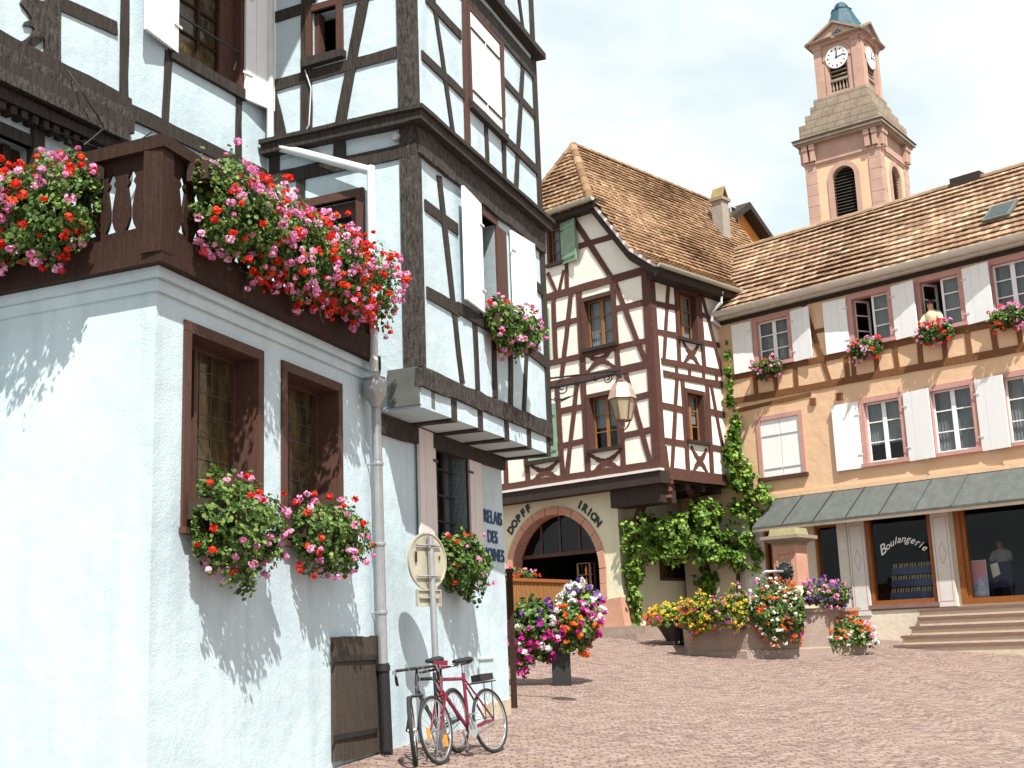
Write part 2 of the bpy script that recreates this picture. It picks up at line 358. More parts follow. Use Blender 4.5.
def window(F, parent, u0, u1, z0, z1, sur='frame', sw=.10, sash='honey', nx=2, ny=3, rec=.14, glass='glass', curtain=None, sill=True, proud=.03, sashw=.05, sillmat=None, open_left=False, top=True):
    """surround (part) with sashes, panes, sill and curtain as sub-parts; u0..z1 is the clear opening"""
    m = MB()
    if top: m.box(F, u0 - sw, u1 + sw, z1 - .012, z1 + sw, -.21, proud)
    m.box(F, u0 - sw, u0 + .012, z0, z1, -.21, proud); m.box(F, u1 - .012, u1 + sw, z0, z1, -.21, proud)
    w = m.build('window', sur, parent)
    if sill:
        MB().box(F, u0 - sw - .03, u1 + sw + .03, z0 - .09, z0, -.06, proud + .06).build('sill', sillmat or sur, w)
    k = 2 if nx >= 2 else 1; W = (u1 - u0) / k
    for i in range(k):
        a, b = u0 + i * W, u0 + (i + 1) * W; FF = F; d = -rec
        is_open = (open_left is not False) and i == (0 if open_left == 'a' else 1)
        if is_open:
            FF = Fac((0, 0), 0, 1); sg = 1 if i == 0 else -1; t = rad(68)
            FF.u = F.u * cos(t) - F.n * sin(t) * sg; FF.n = F.n * cos(t) + F.u * sin(t) * sg
            piv = a if i == 0 else b; FF.O = F.w(piv, 0, d) - FF.u * piv; d = 0
        s = MB(); e = sashw
        s.box(FF, a, a + e, z0, z1, d - .04, d); s.box(FF, b - e, b, z0, z1, d - .04, d)
        s.box(FF, a + e, b - e, z0, z0 + e, d - .04, d - .002); s.box(FF, a + e, b - e, z1 - e, z1, d - .04, d - .002)
        for j in range(1, ny):
            z = z0 + (z1 - z0) * j / ny; s.box(FF, a + e, b - e, z - .014, z + .014, d - .032, d - .006)
        s.build('sash', sash, w)
        MB().add([FF.w(a + e, z0 + e, d - .022), FF.w(b - e, z0 + e, d - .022), FF.w(b - e, z1 - e, d - .022), FF.w(a + e, z1 - e, d - .022)], [(0, 1, 2, 3)]).build('pane', glass, w)
        if curtain and not is_open:
            c = MB(); kk = 10; vs = []
            for j in range(kk + 1):
                uu = a + e + (b - a - 2 * e) * j / kk; dd = d - .07 - .02 * (j % 2)
                vs += [F.w(uu, z0 + curtain * (z1 - z0), dd), F.w(uu, z1, dd)]
            c.add(vs, [(2 * j, 2 * j + 2, 2 * j + 3, 2 * j + 1) for j in range(kk)]).build('curtain', 'lace', w)
    return w
def shutter(F, uh, w, z0, z1, ang, parent, mat='white', boards=True, battens=(), th=.035, d=.03, name='shutter', label=None):
    """board shutter hinged at uh, w signed: which way it lies against the wall"""
    t = rad(ang); FF = Fac((0, 0), 0, 1); sg = 1 if w > 0 else -1
    FF.u = F.u * cos(t) + F.n * sin(t) * sg; FF.n = F.n * cos(t) - F.u * sin(t) * sg
    FF.O = F.w(uh, 0, d) - FF.u * uh
    a, b = sorted((uh, uh + w)); m = MB()
    k = 3 if boards else 1
    for i in range(k):
        m.box(FF, a + (b - a) * i / k + .002, a + (b - a) * (i + 1) / k - .002, z0, z1, 0, th + (0.002 if i == 1 else 0))
    for z in battens: m.box(FF, a + .03, b - .03, z - .05, z + .05, th + .001, th + .022)
    o = m.build(name, mat, parent, label=label)
    for z in (z0 + .2 * (z1 - z0), z1 - .2 * (z1 - z0)):
        MB().box(FF, *(sorted((uh - .05 * sg, uh + .10 * sg))), z - .015, z + .015, th + .004, th + .014).build('hinge', 'black' if mat != 'white' else 'pinkish_white', o)
    return o
def timber(F, parent, kind, a, b, w, mat, d1=.025, d0=-.05, wob=.008):
    return MB().bar(F, a, b, w, d0, d1, wob).build(kind, mat, parent)

def text_mesh(s, size, shear=0.0, extrude=.01, bold=0.0):
    cu = bpy.data.curves.new('t', 'FONT'); cu.body = s; cu.size = size; cu.shear = shear; cu.extrude = extrude; cu.offset = bold; cu.align_x = 'CENTER'
    o = bpy.data.objects.new('t', cu); COL.objects.link(o)
    dg = bpy.context.evaluated_depsgraph_get(); me = bpy.data.meshes.new_from_object(o.evaluated_get(dg))
    vs = [tuple(v.co) for v in me.vertices]; fs = [tuple(p.vertices) for p in me.polygons]
    bpy.data.objects.remove(o); bpy.data.meshes.remove(me); bpy.data.curves.remove(cu); return vs, fs
def put_text(mb, F, s, u, z, size, d, rot=0.0, flip=1, **k):
    vs, fs = text_mesh(s, size, **k); c, t = cos(rot), sin(rot)
    mb.add([F.w(u + flip * (c * x - t * y), z + t * x + c * y, d + w) for x, y, w in vs], fs)

# ------------------------------------------------------------------ foliage
def leaf_faces(mb, P, Nrm, size, sides=6, cup=.18, tints=None, squash=1.0):
    """many single leaf faces, numpy: P centres, Nrm facing, size per leaf"""
    n = len(P); 
    if n == 0: return
    Nrm = Nrm / (np.linalg.norm(Nrm, axis=1, keepdims=True) + 1e-9)
    rv = NR.normal(size=(n, 3)); a = np.cross(Nrm, rv); a /= np.linalg.norm(a, axis=1, keepdims=True) + 1e-9; b = np.cross(Nrm, a)
    if tints is None: tints = NR.random(n)
    ang = [2 * PI * j / sides for j in range(sides)]
    rr = [1.0 if j % 2 == 0 else .86 for j in range(sides)]
    V = np.stack([P + (a * cos(t) * squash + b * sin(t)) * (size * r)[:, None] + Nrm * (size * cup * cos(2 * t))[:, None] for t, r in zip(ang, rr)], 1)
    base = len(mb.v); mb.v.extend(map(tuple, V.reshape(-1, 3).tolist()))
    mb.f.extend([tuple(range(base + i * sides, base + (i + 1) * sides)) for i in range(n)])
    mb.t.extend(tints.tolist()); mb.has_t = True
def clump_ok(P, freq, thr, seed=0.0):
    return np.array([noise.noise(Vector((p[0] * freq + seed, p[1] * freq, p[2] * freq))) > thr for p in P])
def heads(mb, C, r, petals=16, psize=.014):
    """rounded flower heads, each a ball of small petals"""
    n = len(C)
    if n == 0: return
    d = NR.normal(size=(n, petals, 3)); d /= np.linalg.norm(d, axis=2, keepdims=True); d[..., 2] *= .75
    P = (C[:, None, :] + d * (r * NR.uniform(.45, 1.25, n) ** 1.0)[:, None, None]).reshape(-1, 3)
    t = np.clip(np.repeat(NR.random(n), petals) * .6 + NR.random(n * petals) * .4, 0, 1)
    leaf_faces(mb, P, d.reshape(-1, 3) + NR.normal(size=(n * petals, 3)) * .35, np.full(n * petals, psize) * NR.uniform(.8, 1.25, n * petals), 5, .1, t)
def flower_box(label, a, b, out, up=.25, hang=.4, depth=.22, nleaf=500, lsize=.035, blooms=(('red', 20), ('pinkp', 20)), hr=.035, petals=14, psize=.016, group=None, name='flower_box', cat='flower box', leafmat='leaf', trough=True, boxmat='terracotta', ragged=.1, zone=None, end_taper=True, trough_h=.16):
    nleaf = int(nleaf * 2.0); lsize *= .70; hr *= .84; psize *= .82
    a, b, out = (np.array(x, float) for x in (a, b, out)); L = np.linalg.norm(b - a); ax = (b - a) / L
    root = thing(name, label, cat, (a + b) / 2 - A3(0, 0, trough_h), group)
    if trough:
        m = MB(); F = Fac((0, 0), 0, 1); F.u = ax; F.n = out; F.O = a.copy()
        h = trough_h; e = .08
        for (u0, u1, d0, d1) in ((0, L, -.015, .0), (0, L, .17, .185), (-.015, 0, -.015, .185), (L, L + .015, -.015, .185)):
            m.add([F.O + ax * u + out * d + A3(0, 0, z) for z in (-h, 0) for u, d in ((u0, d0), (u1, d0), (u1, d1), (u0, d1))], [(0, 3, 2, 1), (4, 5, 6, 7), (0, 1, 5, 4), (1, 2, 6, 5), (2, 3, 7, 6), (3, 0, 4, 7)])
        m.add([F.O + ax * u + out * d + A3(0, 0, -h) for u, d in ((0, 0), (L, 0), (L, .17), (0, .17))], [(0, 1, 2, 3)])
        m.add([F.O + ax * u + out * d + A3(0, 0, -.03) for u, d in ((0, 0), (L, 0), (L, .17), (0, .17))], [(0, 1, 2, 3)])
        m.build('planter', boxmat, root)
    seed = rnd.uniform(0, 50)
    def sample(n, shell):
        s = NR.uniform(-.06, 1.06, n); th = NR.uniform(0, 2 * PI, n); rr = NR.uniform(shell, 1, n) ** .6
        o = cos(0) * np.cos(th) * rr; zz = np.sin(th) * rr
        tap = np.sqrt(np.clip(1 - ((s - .5) / .6) ** 4, .1, 1)) if end_taper else 1.0
        lump = 1 + .65 * np.array([noise.noise(Vector((seed, x * L * 3.4, y * 1.9))) for x, y in zip(s, th)])
        lump = lump * np.where(NR.random(n) < .14, NR.uniform(1.0, 1.2, n), 1.0)
        o = np.where(o < 0, o * .45, o)          # little of it lies behind, against the wall
        cz = (up - hang) / 2; az = (up + hang) / 2
        P = a + (b - a) * s[:, None] + out * (.12 + depth * o * tap * lump)[:, None] + A3(0, 0, 1) * (cz + az * zz * tap * lump)[:, None]
        nn = out * (o + .25)[:, None] + A3(0, 0, 1) * (zz * .7 + .35)[:, None] + ax * ((s - .5) * .6)[:, None]
        return P, nn, s, zz
    lf = MB(); P, nn, s, zz = sample(int(nleaf * 1.5), .25)
    ok = clump_ok(P, 8.0, -.16, seed); P, nn = P[ok], nn[ok]
    leaf_faces(lf, P, nn + NR.normal(size=P.shape) * .55, lsize * NR.uniform(.6, 1.25, len(P)), 6)
    lf.build('foliage', leafmat, root)
    for q, (mt, k) in enumerate(blooms):
        if k <= 0: continue
        P, nn, s, zz = sample(k * 5, .93)
        keep = (nn @ out > -.05)
        if zone and zone.get(mt): lo, hi = zone[mt]; keep &= (s > lo) & (s < hi)
        P = P[keep]; nn = nn[keep]
        sel = clump_ok(P, 2.2, -.25, seed + 9 * q) if len(P) > k * 2 else np.ones(len(P), bool)
        P = np.concatenate([P[sel], P[~sel]])[:k]; nn = np.concatenate([nn[sel], nn[~sel]])[:k]
        P = P + nn / np.linalg.norm(nn, axis=1, keepdims=True) * NR.uniform(.0, .07, (len(P), 1))
        fm = MB(); heads(fm, P, hr, petals, psize); fm.build('blossoms', mt, root)
    return root

# ------------------------------------------------------------------ tiled roofs
def tile_course(mb, O, U, S, poly, tw, th, dz=.035, lift=None, Nn=None):
    """rows of separate clay tiles laid up slope S from O, clipped to poly in (u,s)"""
    U = U / np.linalg.norm(U); S = S / np.linalg.norm(S)
    if Nn is None:
        Nn = np.cross(U, S); Nn = Nn if Nn[2] > 0 else -Nn
    us = [p[0] for p in poly]; ss = [p[1] for p in poly]
    def inside(u, s):
        c = False; j = len(poly) - 1
        for i in range(len(poly)):
            (x1, y1), (x2, y2) = poly[i], poly[j]
            if (y1 > s) != (y2 > s) and u < (x2 - x1) * (s - y1) / (y2 - y1) + x1: c = not c
            j = i
        return c
    nr = int((max(ss) - min(ss)) / th) + 1; nc = int((max(us) - min(us)) / tw) + 1
    for r in range(nr):
        s0 = min(ss) + r * th; 
        for c in range(nc + 1):
            u0 = min(us) + c * tw + (tw / 2 if r % 2 else 0)
            if not inside(u0, s0 + th * .5): continue
            j = rnd.uniform(-.006, .006); ln = th * 1.3; hw = tw * .47; lo = dz + rnd.uniform(-.008, .012) + .05 * noise.noise(Vector((u0 * .35, s0 * .5, 3.1)))
            prof = [(-hw, .018), (-hw * .6, 0), (0, .0 - .01), (hw * .6, 0), (hw, .018)]
            vs = []
            for (x, sg) in prof: vs.append(O + U * (u0 + x) + S * (s0 + j + sg) + Nn * (lo + (.014 if abs(x) < hw * .5 else 0)))
            for (x, sg) in prof: vs.append(O + U * (u0 + x) + S * (s0 + ln) + Nn * .006)
            for (x, sg) in prof: vs.append(O + U * (u0 + x) + S * (s0 + j + sg + .004) + Nn * (lo - .028))
            fs = [(i, i + 1, i + 6, i + 5) for i in range(4)] + [(i + 10, i + 11, i + 1, i) for i in range(4)] + [(0, 5, 10), (4, 14, 9)]
            mb.add(vs, fs, min(1, max(0, rnd.gauss(.5 + .16 * noise.noise(Vector((u0 * .55, s0 * .8, 9.0))) + .14 * noise.noise(Vector((u0 * 2.1, s0 * 2.6, 2.0))), .22))))
def ridge_tiles(mb, a, b, r=.11, ln=.36):
    a, b = np.array(a), np.array(b); L = np.linalg.norm(b - a); t = (b - a) / L; sd = np.cross(t, A3(0, 0, 1)); sd /= np.linalg.norm(sd); upv = np.cross(sd, t)
    k = max(1, int(L / ln))
    for i in range(k):
        p0 = a + t * (L * i / k - .02); p1 = a + t * (L * (i + 1) / k + .03); vs = []
        for p, rr in ((p0, r * 1.12), (p1, r * .95)):
            for j in range(7):
                an = PI * j / 6; vs.append(p + sd * rr * cos(an) + upv * rr * (sin(an) - .35))
        mb.add(vs, [(j, j + 1, j + 8, j + 7) for j in range(6)] + [tuple(range(7)), tuple(range(13, 6, -1))], min(1, max(0, rnd.gauss(.55, .2))))
SUN_STR, SKY_STR, EXPO, SKYC = 5.0, .052, .77, (12.6, 12.7, 12.7)
# ------------------------------------------------------------------ measured wall planes
G2 = Fac((0, 0), 18.3, 1); o = CAM + ray(398, 761) * 13.6; G2.O = A3(o[0], o[1], 0)
W3 = Fac((0, 0), 21, 1); W3.O = G2.O.copy(); c3 = W3.at(420.5, 396.6, .55); W3.O = A3(c3[0], c3[1], 0)
W2 = Fac(c3, -65.5, -1)
p21 = W2.at(266, 152); W1 = Fac(p21, 25.5, 1)
q = G2.at(152, 500); G1 = Fac(q, -66, -1)
CF_ = Fac((0, 0), -45.2, -1); o = CAM + ray(870, 435) * 31; CF_.O = A3(o[0], o[1], 0); CH = CF_
e = CH.at(729, 480); MR = Fac(e, 42.3, 1); k = MR.at(661, 468); ML = Fac(k, -47.8, -1)
uK = MR.uz(661, 468)[0]           # the upper corner of the middle house along MR

# ================================================================== CORNER HOUSE (left)
u_far = G2.uz(506, 600)[0]; u_c0 = G2.uz(152, 500)[0]
Q0 = G2.w(u_c0, 0); Q1 = G2.w(u_far, 0)
W = thing('corner_house', 'white half timbered house with black oak beams and geranium balcony at left', 'house', (Q0[0], Q0[1], gz(Q0[0], Q0[1])))
ZT = 4.66                                         # top of ground floor
wl = G2.uz(183.5, 320), G2.uz(181, 527), G2.uz(262, 350.4)
w1 = dict(u0=wl[0][0] + .085, u1=wl[2][0] - .085, z0=2.66, z1=4.23)
w2 = dict(u0=G2.uz(280.6, 360.5)[0] + .085, u1=G2.uz(340.5, 384)[0] - .085, z0=2.66, z1=4.22)
sgw = dict(u0=G2.uz(433.5, 500)[0], u1=G2.uz(466.5, 500)[0], z0=2.45, z1=4.12)
mb = MB()
holes = [rect(d['u0'], d['u1'], d['z0'], d['z1']) for d in (w1, w2, sgw)]
wall(mb, G2, rect(u_c0, u_far, -.3, ZT), holes, .30)
wall(mb, G1, rect(0, 4.75, -.6, ZT), [], .2)
wall(mb, W1, rect(-9, -3.9, -.6, ZT + .05), [], .2)
# inner shell: back and far end, dark inside
B0 = W1.w(-9, 0); farN = Q1 - G2.n * 7.5
for a, b in ((Q1, farN), (farN, B0 - W1.n * 5), (B0 - W1.n * 5, B0)):
    mb.add([a + A3(0, 0, -.5), b + A3(0, 0, -.5), b + A3(0, 0, ZT), a + A3(0, 0, ZT)], [(0, 1, 2, 3)])
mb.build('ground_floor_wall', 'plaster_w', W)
# window 1 and 2: deep brown frames with leaded panes
def leaded_window(F, d):
    m = MB(); s = .085
    m.box(F, d['u0'] - s, d['u1'] + s, d['z1'] - .01, d['z1'] + s, -.30, .025); m.box(F, d['u0'] - s, d['u1'] + s, d['z0'] - s, d['z0'], -.05, .025)
    m.box(F, d['u0'] - s, d['u0'] + .01, d['z0'], d['z1'], -.30, .025); m.box(F, d['u1'] - .01, d['u1'] + s, d['z0'], d['z1'], -.30, .025)
    w = m.build('window', 'frame', W)
    MB().box(F, d['u0'] - s - .02, d['u1'] + s + .02, d['z0'] - s - .05, d['z0'] - s, -.05, .07).build('sill', 'frame', w)
    s2 = MB(); mid = d['u0'] + (d['u1'] - d['u0']) * .40; e = .045
    for a in (d['u0'], mid - e / 2, d['u1'] - e): s2.box(F, a, a + e, d['z0'], d['z1'], -.28, -.22)
    for z in (d['z0'], d['z1'] - e): s2.box(F, d['u0'] + e, d['u1'] - e, z, z + e, -.28, -.223)
    s2.build('sash', 'frame', w)
    MB().add([F.w(d['u0'], d['z0'], -.26), F.w(d['u1'], d['z0'], -.26), F.w(d['u1'], d['z1'], -.26), F.w(d['u0'], d['z1'], -.26)], [(0, 1, 2, 3)]).build('pane', 'leaded', w)
    g = MB()
    n = 4
    for i in range(1, 6):
        u = d['u0'] + (d['u1'] - d['u0']) * i / 6; g.box(F, u - .003, u + .003, d['z0'] + e, d['z1'] - e, -.258, -.252)
    for i in range(1, 8):
        z = d['z0'] + (d['z1'] - d['z0']) * i / 8; g.box(F, d['u0'] + e, d['u1'] - e, z - .003, z + .003, -.259, -.253)
    g.build('lead_bars', 'lead', w)
    return w
leaded_window(G2, w1); leaded_window(G2, w2)
# window under the jetty with white shutters
wd = MB(); s = .06
for (a, b, c, d) in ((sgw['u0'] - s, sgw['u1'] + s, sgw['z1'], sgw['z1'] + .16), (sgw['u0'] - s, sgw['u1'] + s, sgw['z0'] - s, sgw['z0']), (sgw['u0'] - s, sgw['u0'], sgw['z0'], sgw['z1']), (sgw['u1'], sgw['u1'] + s, sgw['z0'], sgw['z1'])):
    wd.box(G2, a, b, c, d, -.25, .02)
wd = wd.build('window', 'darkwood', W)
m = MB()
for i in range(1, 3): u = sgw['u0'] + (sgw['u1'] - sgw['u0']) * i / 3; m.box(G2, u - .02, u + .02, sgw['z0'], sgw['z1'], -.2, -.16)
for i in range(1, 5): z = sgw['z0'] + (sgw['z1'] - sgw['z0']) * i / 5; m.box(G2, sgw['u0'], sgw['u1'], z - .012, z + .012, -.2, -.165)
m.build('sash', 'darkwood', wd)
MB().add([G2.w(sgw['u0'], sgw['z0'], -.19), G2.w(sgw['u1'], sgw['z0'], -.19), G2.w(sgw['u1'], sgw['z1'], -.19), G2.w(sgw['u0'], sgw['z1'], -.19)], [(0, 1, 2, 3)]).build('pane', 'glass', wd)
ua, ub = G2.uz(415.5, 480)[0], G2.uz(433, 480)[0]
shutter(G2, ub - .02, -(ub - ua), 2.44, 4.13, 1.5, W, 'pinkish_white', d=.02)
ua, ub = G2.uz(467, 480)[0], G2.uz(480, 480)[0]
shutter(G2, ua, (ub - ua) - .06, 2.44, 4.14, 1, W, 'pinkish_white', d=.01)
# cornice below the balcony: a swept white band on both faces
def band(m, b, z0, z1, d0, d1):
    """one moulding mitred round the corner of the two street walls"""
    k = 1 + float(G2.n @ G1.n); cr = lambda d: Q0 + (G2.n + G1.n) * d / k
    secs = []
    for f in (lambda d: G1.w(4.6, 0, d), cr, lambda d: G2.w(b, 0, d)): secs.append([f(d) + A3(0, 0, z) for d, z in ((d0, z0), (d1, z0), (d1, z1), (d0, z1))])
    m.add([p for s in secs for p in s], [(0, 1, 2, 3), (11, 10, 9, 8)] + [(4 * i + j, 4 * i + (j + 1) % 4, 4 * i + 4 + (j + 1) % 4, 4 * i + 4 + j) for i in (0, 1) for j in range(4)])
m = MB(); band(m, G2.uz(368, 380)[0], ZT - .20, ZT - .10, 0, .03); band(m, G2.uz(368, 380)[0], ZT - .097, ZT - .012, 0, .075)
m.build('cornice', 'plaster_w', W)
# cellar hatch
u0, z0 = G2.uz(331, 757); u1, z1 = G2.uz(378, 636); z0 = .50
m = MB()
for i in range(5): m.box(G2, u0 + (u1 - u0) * i / 5 + .004, u0 + (u1 - u0) * (i + 1) / 5 - .004, z0 + rnd.uniform(-.02, .02), z1 + rnd.uniform(-.008, .008), 0, .05 + rnd.uniform(-.004, .004))
hd = m.build('cellar_hatch', 'hatch', W)
for z in (z0 + .22, z1 - .22): MB().box(G2, u0 - .06, u1 - .18, z - .025, z + .025, .056, .068).build('hinge_strap', 'black', hd)
# small meter hatch near the far corner
a, b = G2.uz(479, 722), G2.uz(492, 659)
nh = MB().box(G2, a[0], b[0], a[1] + .03, b[1], 0, .018).build('meter_hatch', 'plaster_w', W)
MB().box(G2, a[0] - .01, b[0] + .02, a[1] - .03, a[1] + .03, 0, .05).box(G2, a[0] - .01, b[0] + .01, b[1], b[1] + .02, 0, .035).build('ledge', 'grey_plaster', nh)
# worn, bare foot of the wall at the far corner
m = MB(); 
m.bar(G2, (u_far - 1.15, .62), (u_far - .02, .66), .34, -.02, .03, .03, .16); m.build('plinth', M_plaster('bare_mortar', (.56, .47, .34), (.48, .40, .29), .6, .8), W)
# lettering
for s_, px, py, sz in (('RELAIS', 492.3, 521, .36), ('DES', 492, 540, .34), ('MOINES', 493.2, 558, .34)):
    m = MB(); u, z = G2.uz(px, py); put_text(m, G2, s_, u, z - .04, sz * .72, .012, extrude=.006, bold=.002, shear=.0); m.build('lettering', 'blue', W)

# ---- balcony
ZR = 5.72
uend = G2.uz(374, 376, .12)[0]
bal = MB()
pf = [G2.w(u_c0 - .16, 0, .16), G2.w(uend + .1, 0, .16), W2.w(.5, 0), W2.w(2.09, 0), W1.w(-4.2, 0), G1.w(4.6, 0, -.6), G1.w(4.6, 0, .16)]
cz = A3(0, 0, ZT - .01); n = len(pf)
cor = Q0 + (G2.n * .16 + G1.n * .16) / (1 + float(G2.n @ G1.n))
pf[0] = cor
bal.add([p + A3(0, 0, ZT - .01) for p in pf] + [p + A3(0, 0, ZT + .07) for p in pf], [tuple(range(n)), tuple(range(n, 2 * n))] + [(i, (i + 1) % n, n + (i + 1) % n, n + i) for i in range(n)])
BAL = bal.build('balcony', 'brown', W)
def fretted(F, a, b, z0, z1, d, name, step=.215):
    """vertical boards with baluster shaped slots sawn between them"""
    m = MB(); k = max(1, int(round((b - a) / step))); st = (b - a) / k; H = z1 - z0
    prof = [(0, .0), (.16, .0), (.165, .055), (.22, .03), (.30, .012), (.42, .012), (.56, .030), (.66, .045), (.70, .022), (.73, .022), (.76, .042), (.83, .014), (.84, 0), (1, 0)]
    for i in range(k):
        u0, u1 = a + i * st, a + (i + 1) * st
        left = [(u0 + x + .0015, z0 + H * t) for t, x in prof]; right = [(u1 - x - .0015, z0 + H * t) for t, x in prof]
        th = .028; nn = len(prof)
        vs = [F.w(*p, d) for p in left] + [F.w(*p, d) for p in right] + [F.w(*p, d - th) for p in left] + [F.w(*p, d - th) for p in right]
        fs = []
        for j in range(nn - 1):
            fs += [(j, j + 1, nn + j + 1, nn + j), (2 * nn + j, 3 * nn + j, 3 * nn + j + 1, 2 * nn + j + 1), (j, 2 * nn + j, 2 * nn + j + 1, j + 1), (nn + j, nn + j + 1, 3 * nn + j + 1, 3 * nn + j)]
        m.add(vs, fs)
    return m.build(name, 'brown', BAL)
D = .12
cu2 = float((cor - G2.O) @ G2.u); 
fretted(G2, cu2 + .13, uend, ZT + .20, ZR - .1, D, 'railing_boards')
fretted(G1, -.03, 4.6, ZT + .20, ZR - .1, D, 'railing_boards')
m = MB(); band(m, uend, ZT + .072, ZT + .26, D - .03, D + .035); m.build('bottom_rail', 'brown', BAL)
m = MB(); band(m, uend, ZR - .11, ZR - .02, D - .10, D + .07); band(m, uend, ZR - .018, ZR + .03, D - .06, D + .02); m.build('handrail', 'brown', BAL)
MB().box(G2, cu2 - .01, cu2 + .15, ZT + .074, ZR - .112, -.02, .163).build('post', 'brown', BAL)

# ---- upper walls
TOP = 12.6
def pw(F, pts, d=0): return [F.uz(x, y, d) for x, y in pts]
mb = MB()
wl1 = F1 = W1
uw = W1.uz(176, 30)[0], W1.uz(240.5, 60)[0]
zs1 = W1.uz(238, 90)[1] + .02
low = dict(u0=W1.uz(-14, 180)[0], u1=W1.uz(31, 180)[0])
h1 = [rect(uw[0], uw[1], zs1, zs1 + 1.55), rect(low['u0'], low['u1'], ZT + .1, 6.35)]
wall(mb, W1, rect(-9, 0, ZT - .1, TOP), h1, .25)
sm = pw(W2, [(313, 58), (338, 50)]); smz0 = W2.uz(325, 56)[1]; smz1 = smz0 + .62
dr = W2.uz(365, 190)[0], W2.uz(296, 200)[0]; drz = 6.86
h2 = [rect(sm[1][0], sm[0][0], smz0, smz1), rect(dr[0] + .1, dr[1] - .1, ZT + .1, drz - .1)]
wall(mb, W2, rect(0, 2.09, 4.2, TOP), h2, .25)
ue = W3.uz(546.5, 350)[0]
lo3 = dict(u0=W3.uz(479.5, 260)[0], u1=W3.uz(495.5, 260)[0], z1=W3.uz(480, 214)[1], z0=W3.uz(480, 322)[1])
hi3 = dict(u0=W3.uz(469, 60)[0], u1=W3.uz(498, 60)[0], z0=W3.uz(470, 104)[1], z1=W3.uz(469, 12)[1])
h3 = [rect(lo3['u0'], lo3['u1'], lo3['z0'], lo3['z1']), rect(hi3['u0'], hi3['u1'], hi3['z0'], hi3['z1'])]
wall(mb, W3, rect(0, ue, 4.2, TOP), h3, .25)
for a, b in ((W3.w(ue, 0), W3.w(ue, 0) - W3.n * 7), (W3.w(ue, 0) - W3.n * 7, W1.w(-9, 0) - W1.n * 5), (W1.w(-9, 0) - W1.n * 5, W1.w(-9, 0))):
    mb.add([a + A3(0, 0, 4.2), b + A3(0, 0, 4.2), b + A3(0, 0, TOP), a + A3(0, 0, TOP)], [(0, 1, 2, 3)])
for z in (4.25, 7.45, 10.8):
    pts = [W3.w(0.02, z, -.02), W3.w(ue - .02, z, -.02), W3.w(ue - .02, z, -7), W1.w(-8.9, z, -5), W1.w(-8.9, z, -.02), W1.w(-.02, z, -.02)]
    mb.add(pts, [tuple(range(6))])
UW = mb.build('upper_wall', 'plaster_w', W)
# simple tiled roof above the picture
rf = MB()
pr = [W3.w(-.4, TOP, .5), W3.w(ue + .4, TOP, .5), W3.w(ue + .4, TOP, -7.5), W1.w(-9, TOP, -5.5), W1.w(-9, TOP, .5)]
ap = [W3.w(.5, TOP + 4.5, -3.5), W3.w(ue - .5, TOP + 4.5, -3.5), W1.w(-8, TOP + 4.5, -2.5)]
rf.add(pr + ap, [(0, 1, 6, 5), (1, 2, 6), (2, 3, 7, 5, 6), (3, 4, 7), (4, 0, 5, 7), (0, 4, 3, 2, 1)]); rf.t = [.5] * len(rf.f); rf.has_t = True
rf.build('roof', 'tile_m', W)

OAK = 'oak'
def tb(F, kind, a, b, w, d1=.022, mat=OAK, par=None): return timber(F, par or W, kind, F.uz(*a), F.uz(*b), w, mat, d1)
# W1
tb(W1, 'rail', (60, 4), (116, 29), .15); tb(W1, 'post', (51, -40), (50, 74), .19, .05, 'oak_carved'); tb(W1, 'post', (124.5, -30), (122.5, 112), .105, .03)
tb(W1, 'post', (168, 52), (164, 128), .11); tb(W1, 'post', (238.5, 92), (237.5, 158), .10)
tb(W1, 'rail', (122, 109), (264, 177), .17, .04)
z = W1.uz(122, 112)[1]; 
for i, (dz, hh, dd) in enumerate(((.08, .17, .07), (-.08, .15, .13), (-.23, .14, .2), (-.37, .13, .25), (-.50, .12, .17))):
    ur = (-2.40, -2.44, -2.5, -2.6, -2.65)[i]
    MB().bar(W1, (-8.9, z + dz - .02), (ur, z + dz), hh, -.05, dd, .012, .3).build('moulded_beam', 'oak_carved' if i % 2 else OAK, W)
dn = MB()                                             # small dentils under the moulding
for i in range(40): u = -8.2 + i * .13; dn.box(W1, u, u + .07, z - .64, z - .565, -.02, .14)
dn.build('dentil_band', OAK, W)
# scroll brace with pierced holes, left of the carved post
def arcpts(F, px): return [F.uz(*p) for p in px]
for pts in ([(43, 2), (34, 0), (24, -6), (19, 4), (27, 14), (30, 20), (24, 22), (22, 26), (30, 27), (33, 30), (29, 36), (24, 40), (43, 40)],
            [(43, 40), (24, 40), (16, 44), (12, 52), (15, 60), (22, 62), (21, 50), (28, 38), (33, 37), (36, 42), (43, 39)]):
    try: MB().prism(W1, arcpts(W1, pts), -.03, .03).build('scroll_brace', 'oak_carved', W)
    except Exception as ex: print('scroll', ex)
tb(W1, 'brace', (60, 121), (112, 172), .20, .03); tb(W1, 'post', (36, 118), (36, 220), .13, .05)
# lower left window of the balcony room
wf = MB(); wf.box(W1, low['u0'] - .12, low['u1'] + .12, 6.35, 6.47, -.05, .03); wf.box(W1, low['u1'], low['u1'] + .12, ZT + .1, 6.35, -.05, .03)
for t in (.3, .62): u = low['u0'] + (low['u1'] - low['u0']) * t; wf.box(W1, u - .04, u + .04, ZT + .1, 6.35, -.2, -.12)
wf = wf.build('window', OAK, W)
MB().add([W1.w(low['u0'], ZT + .1, -.16), W1.w(low['u1'], ZT + .1, -.16), W1.w(low['u1'], 6.35, -.16), W1.w(low['u0'], 6.35, -.16)], [(0, 1, 2, 3)]).build('pane', 'leaded', wf)
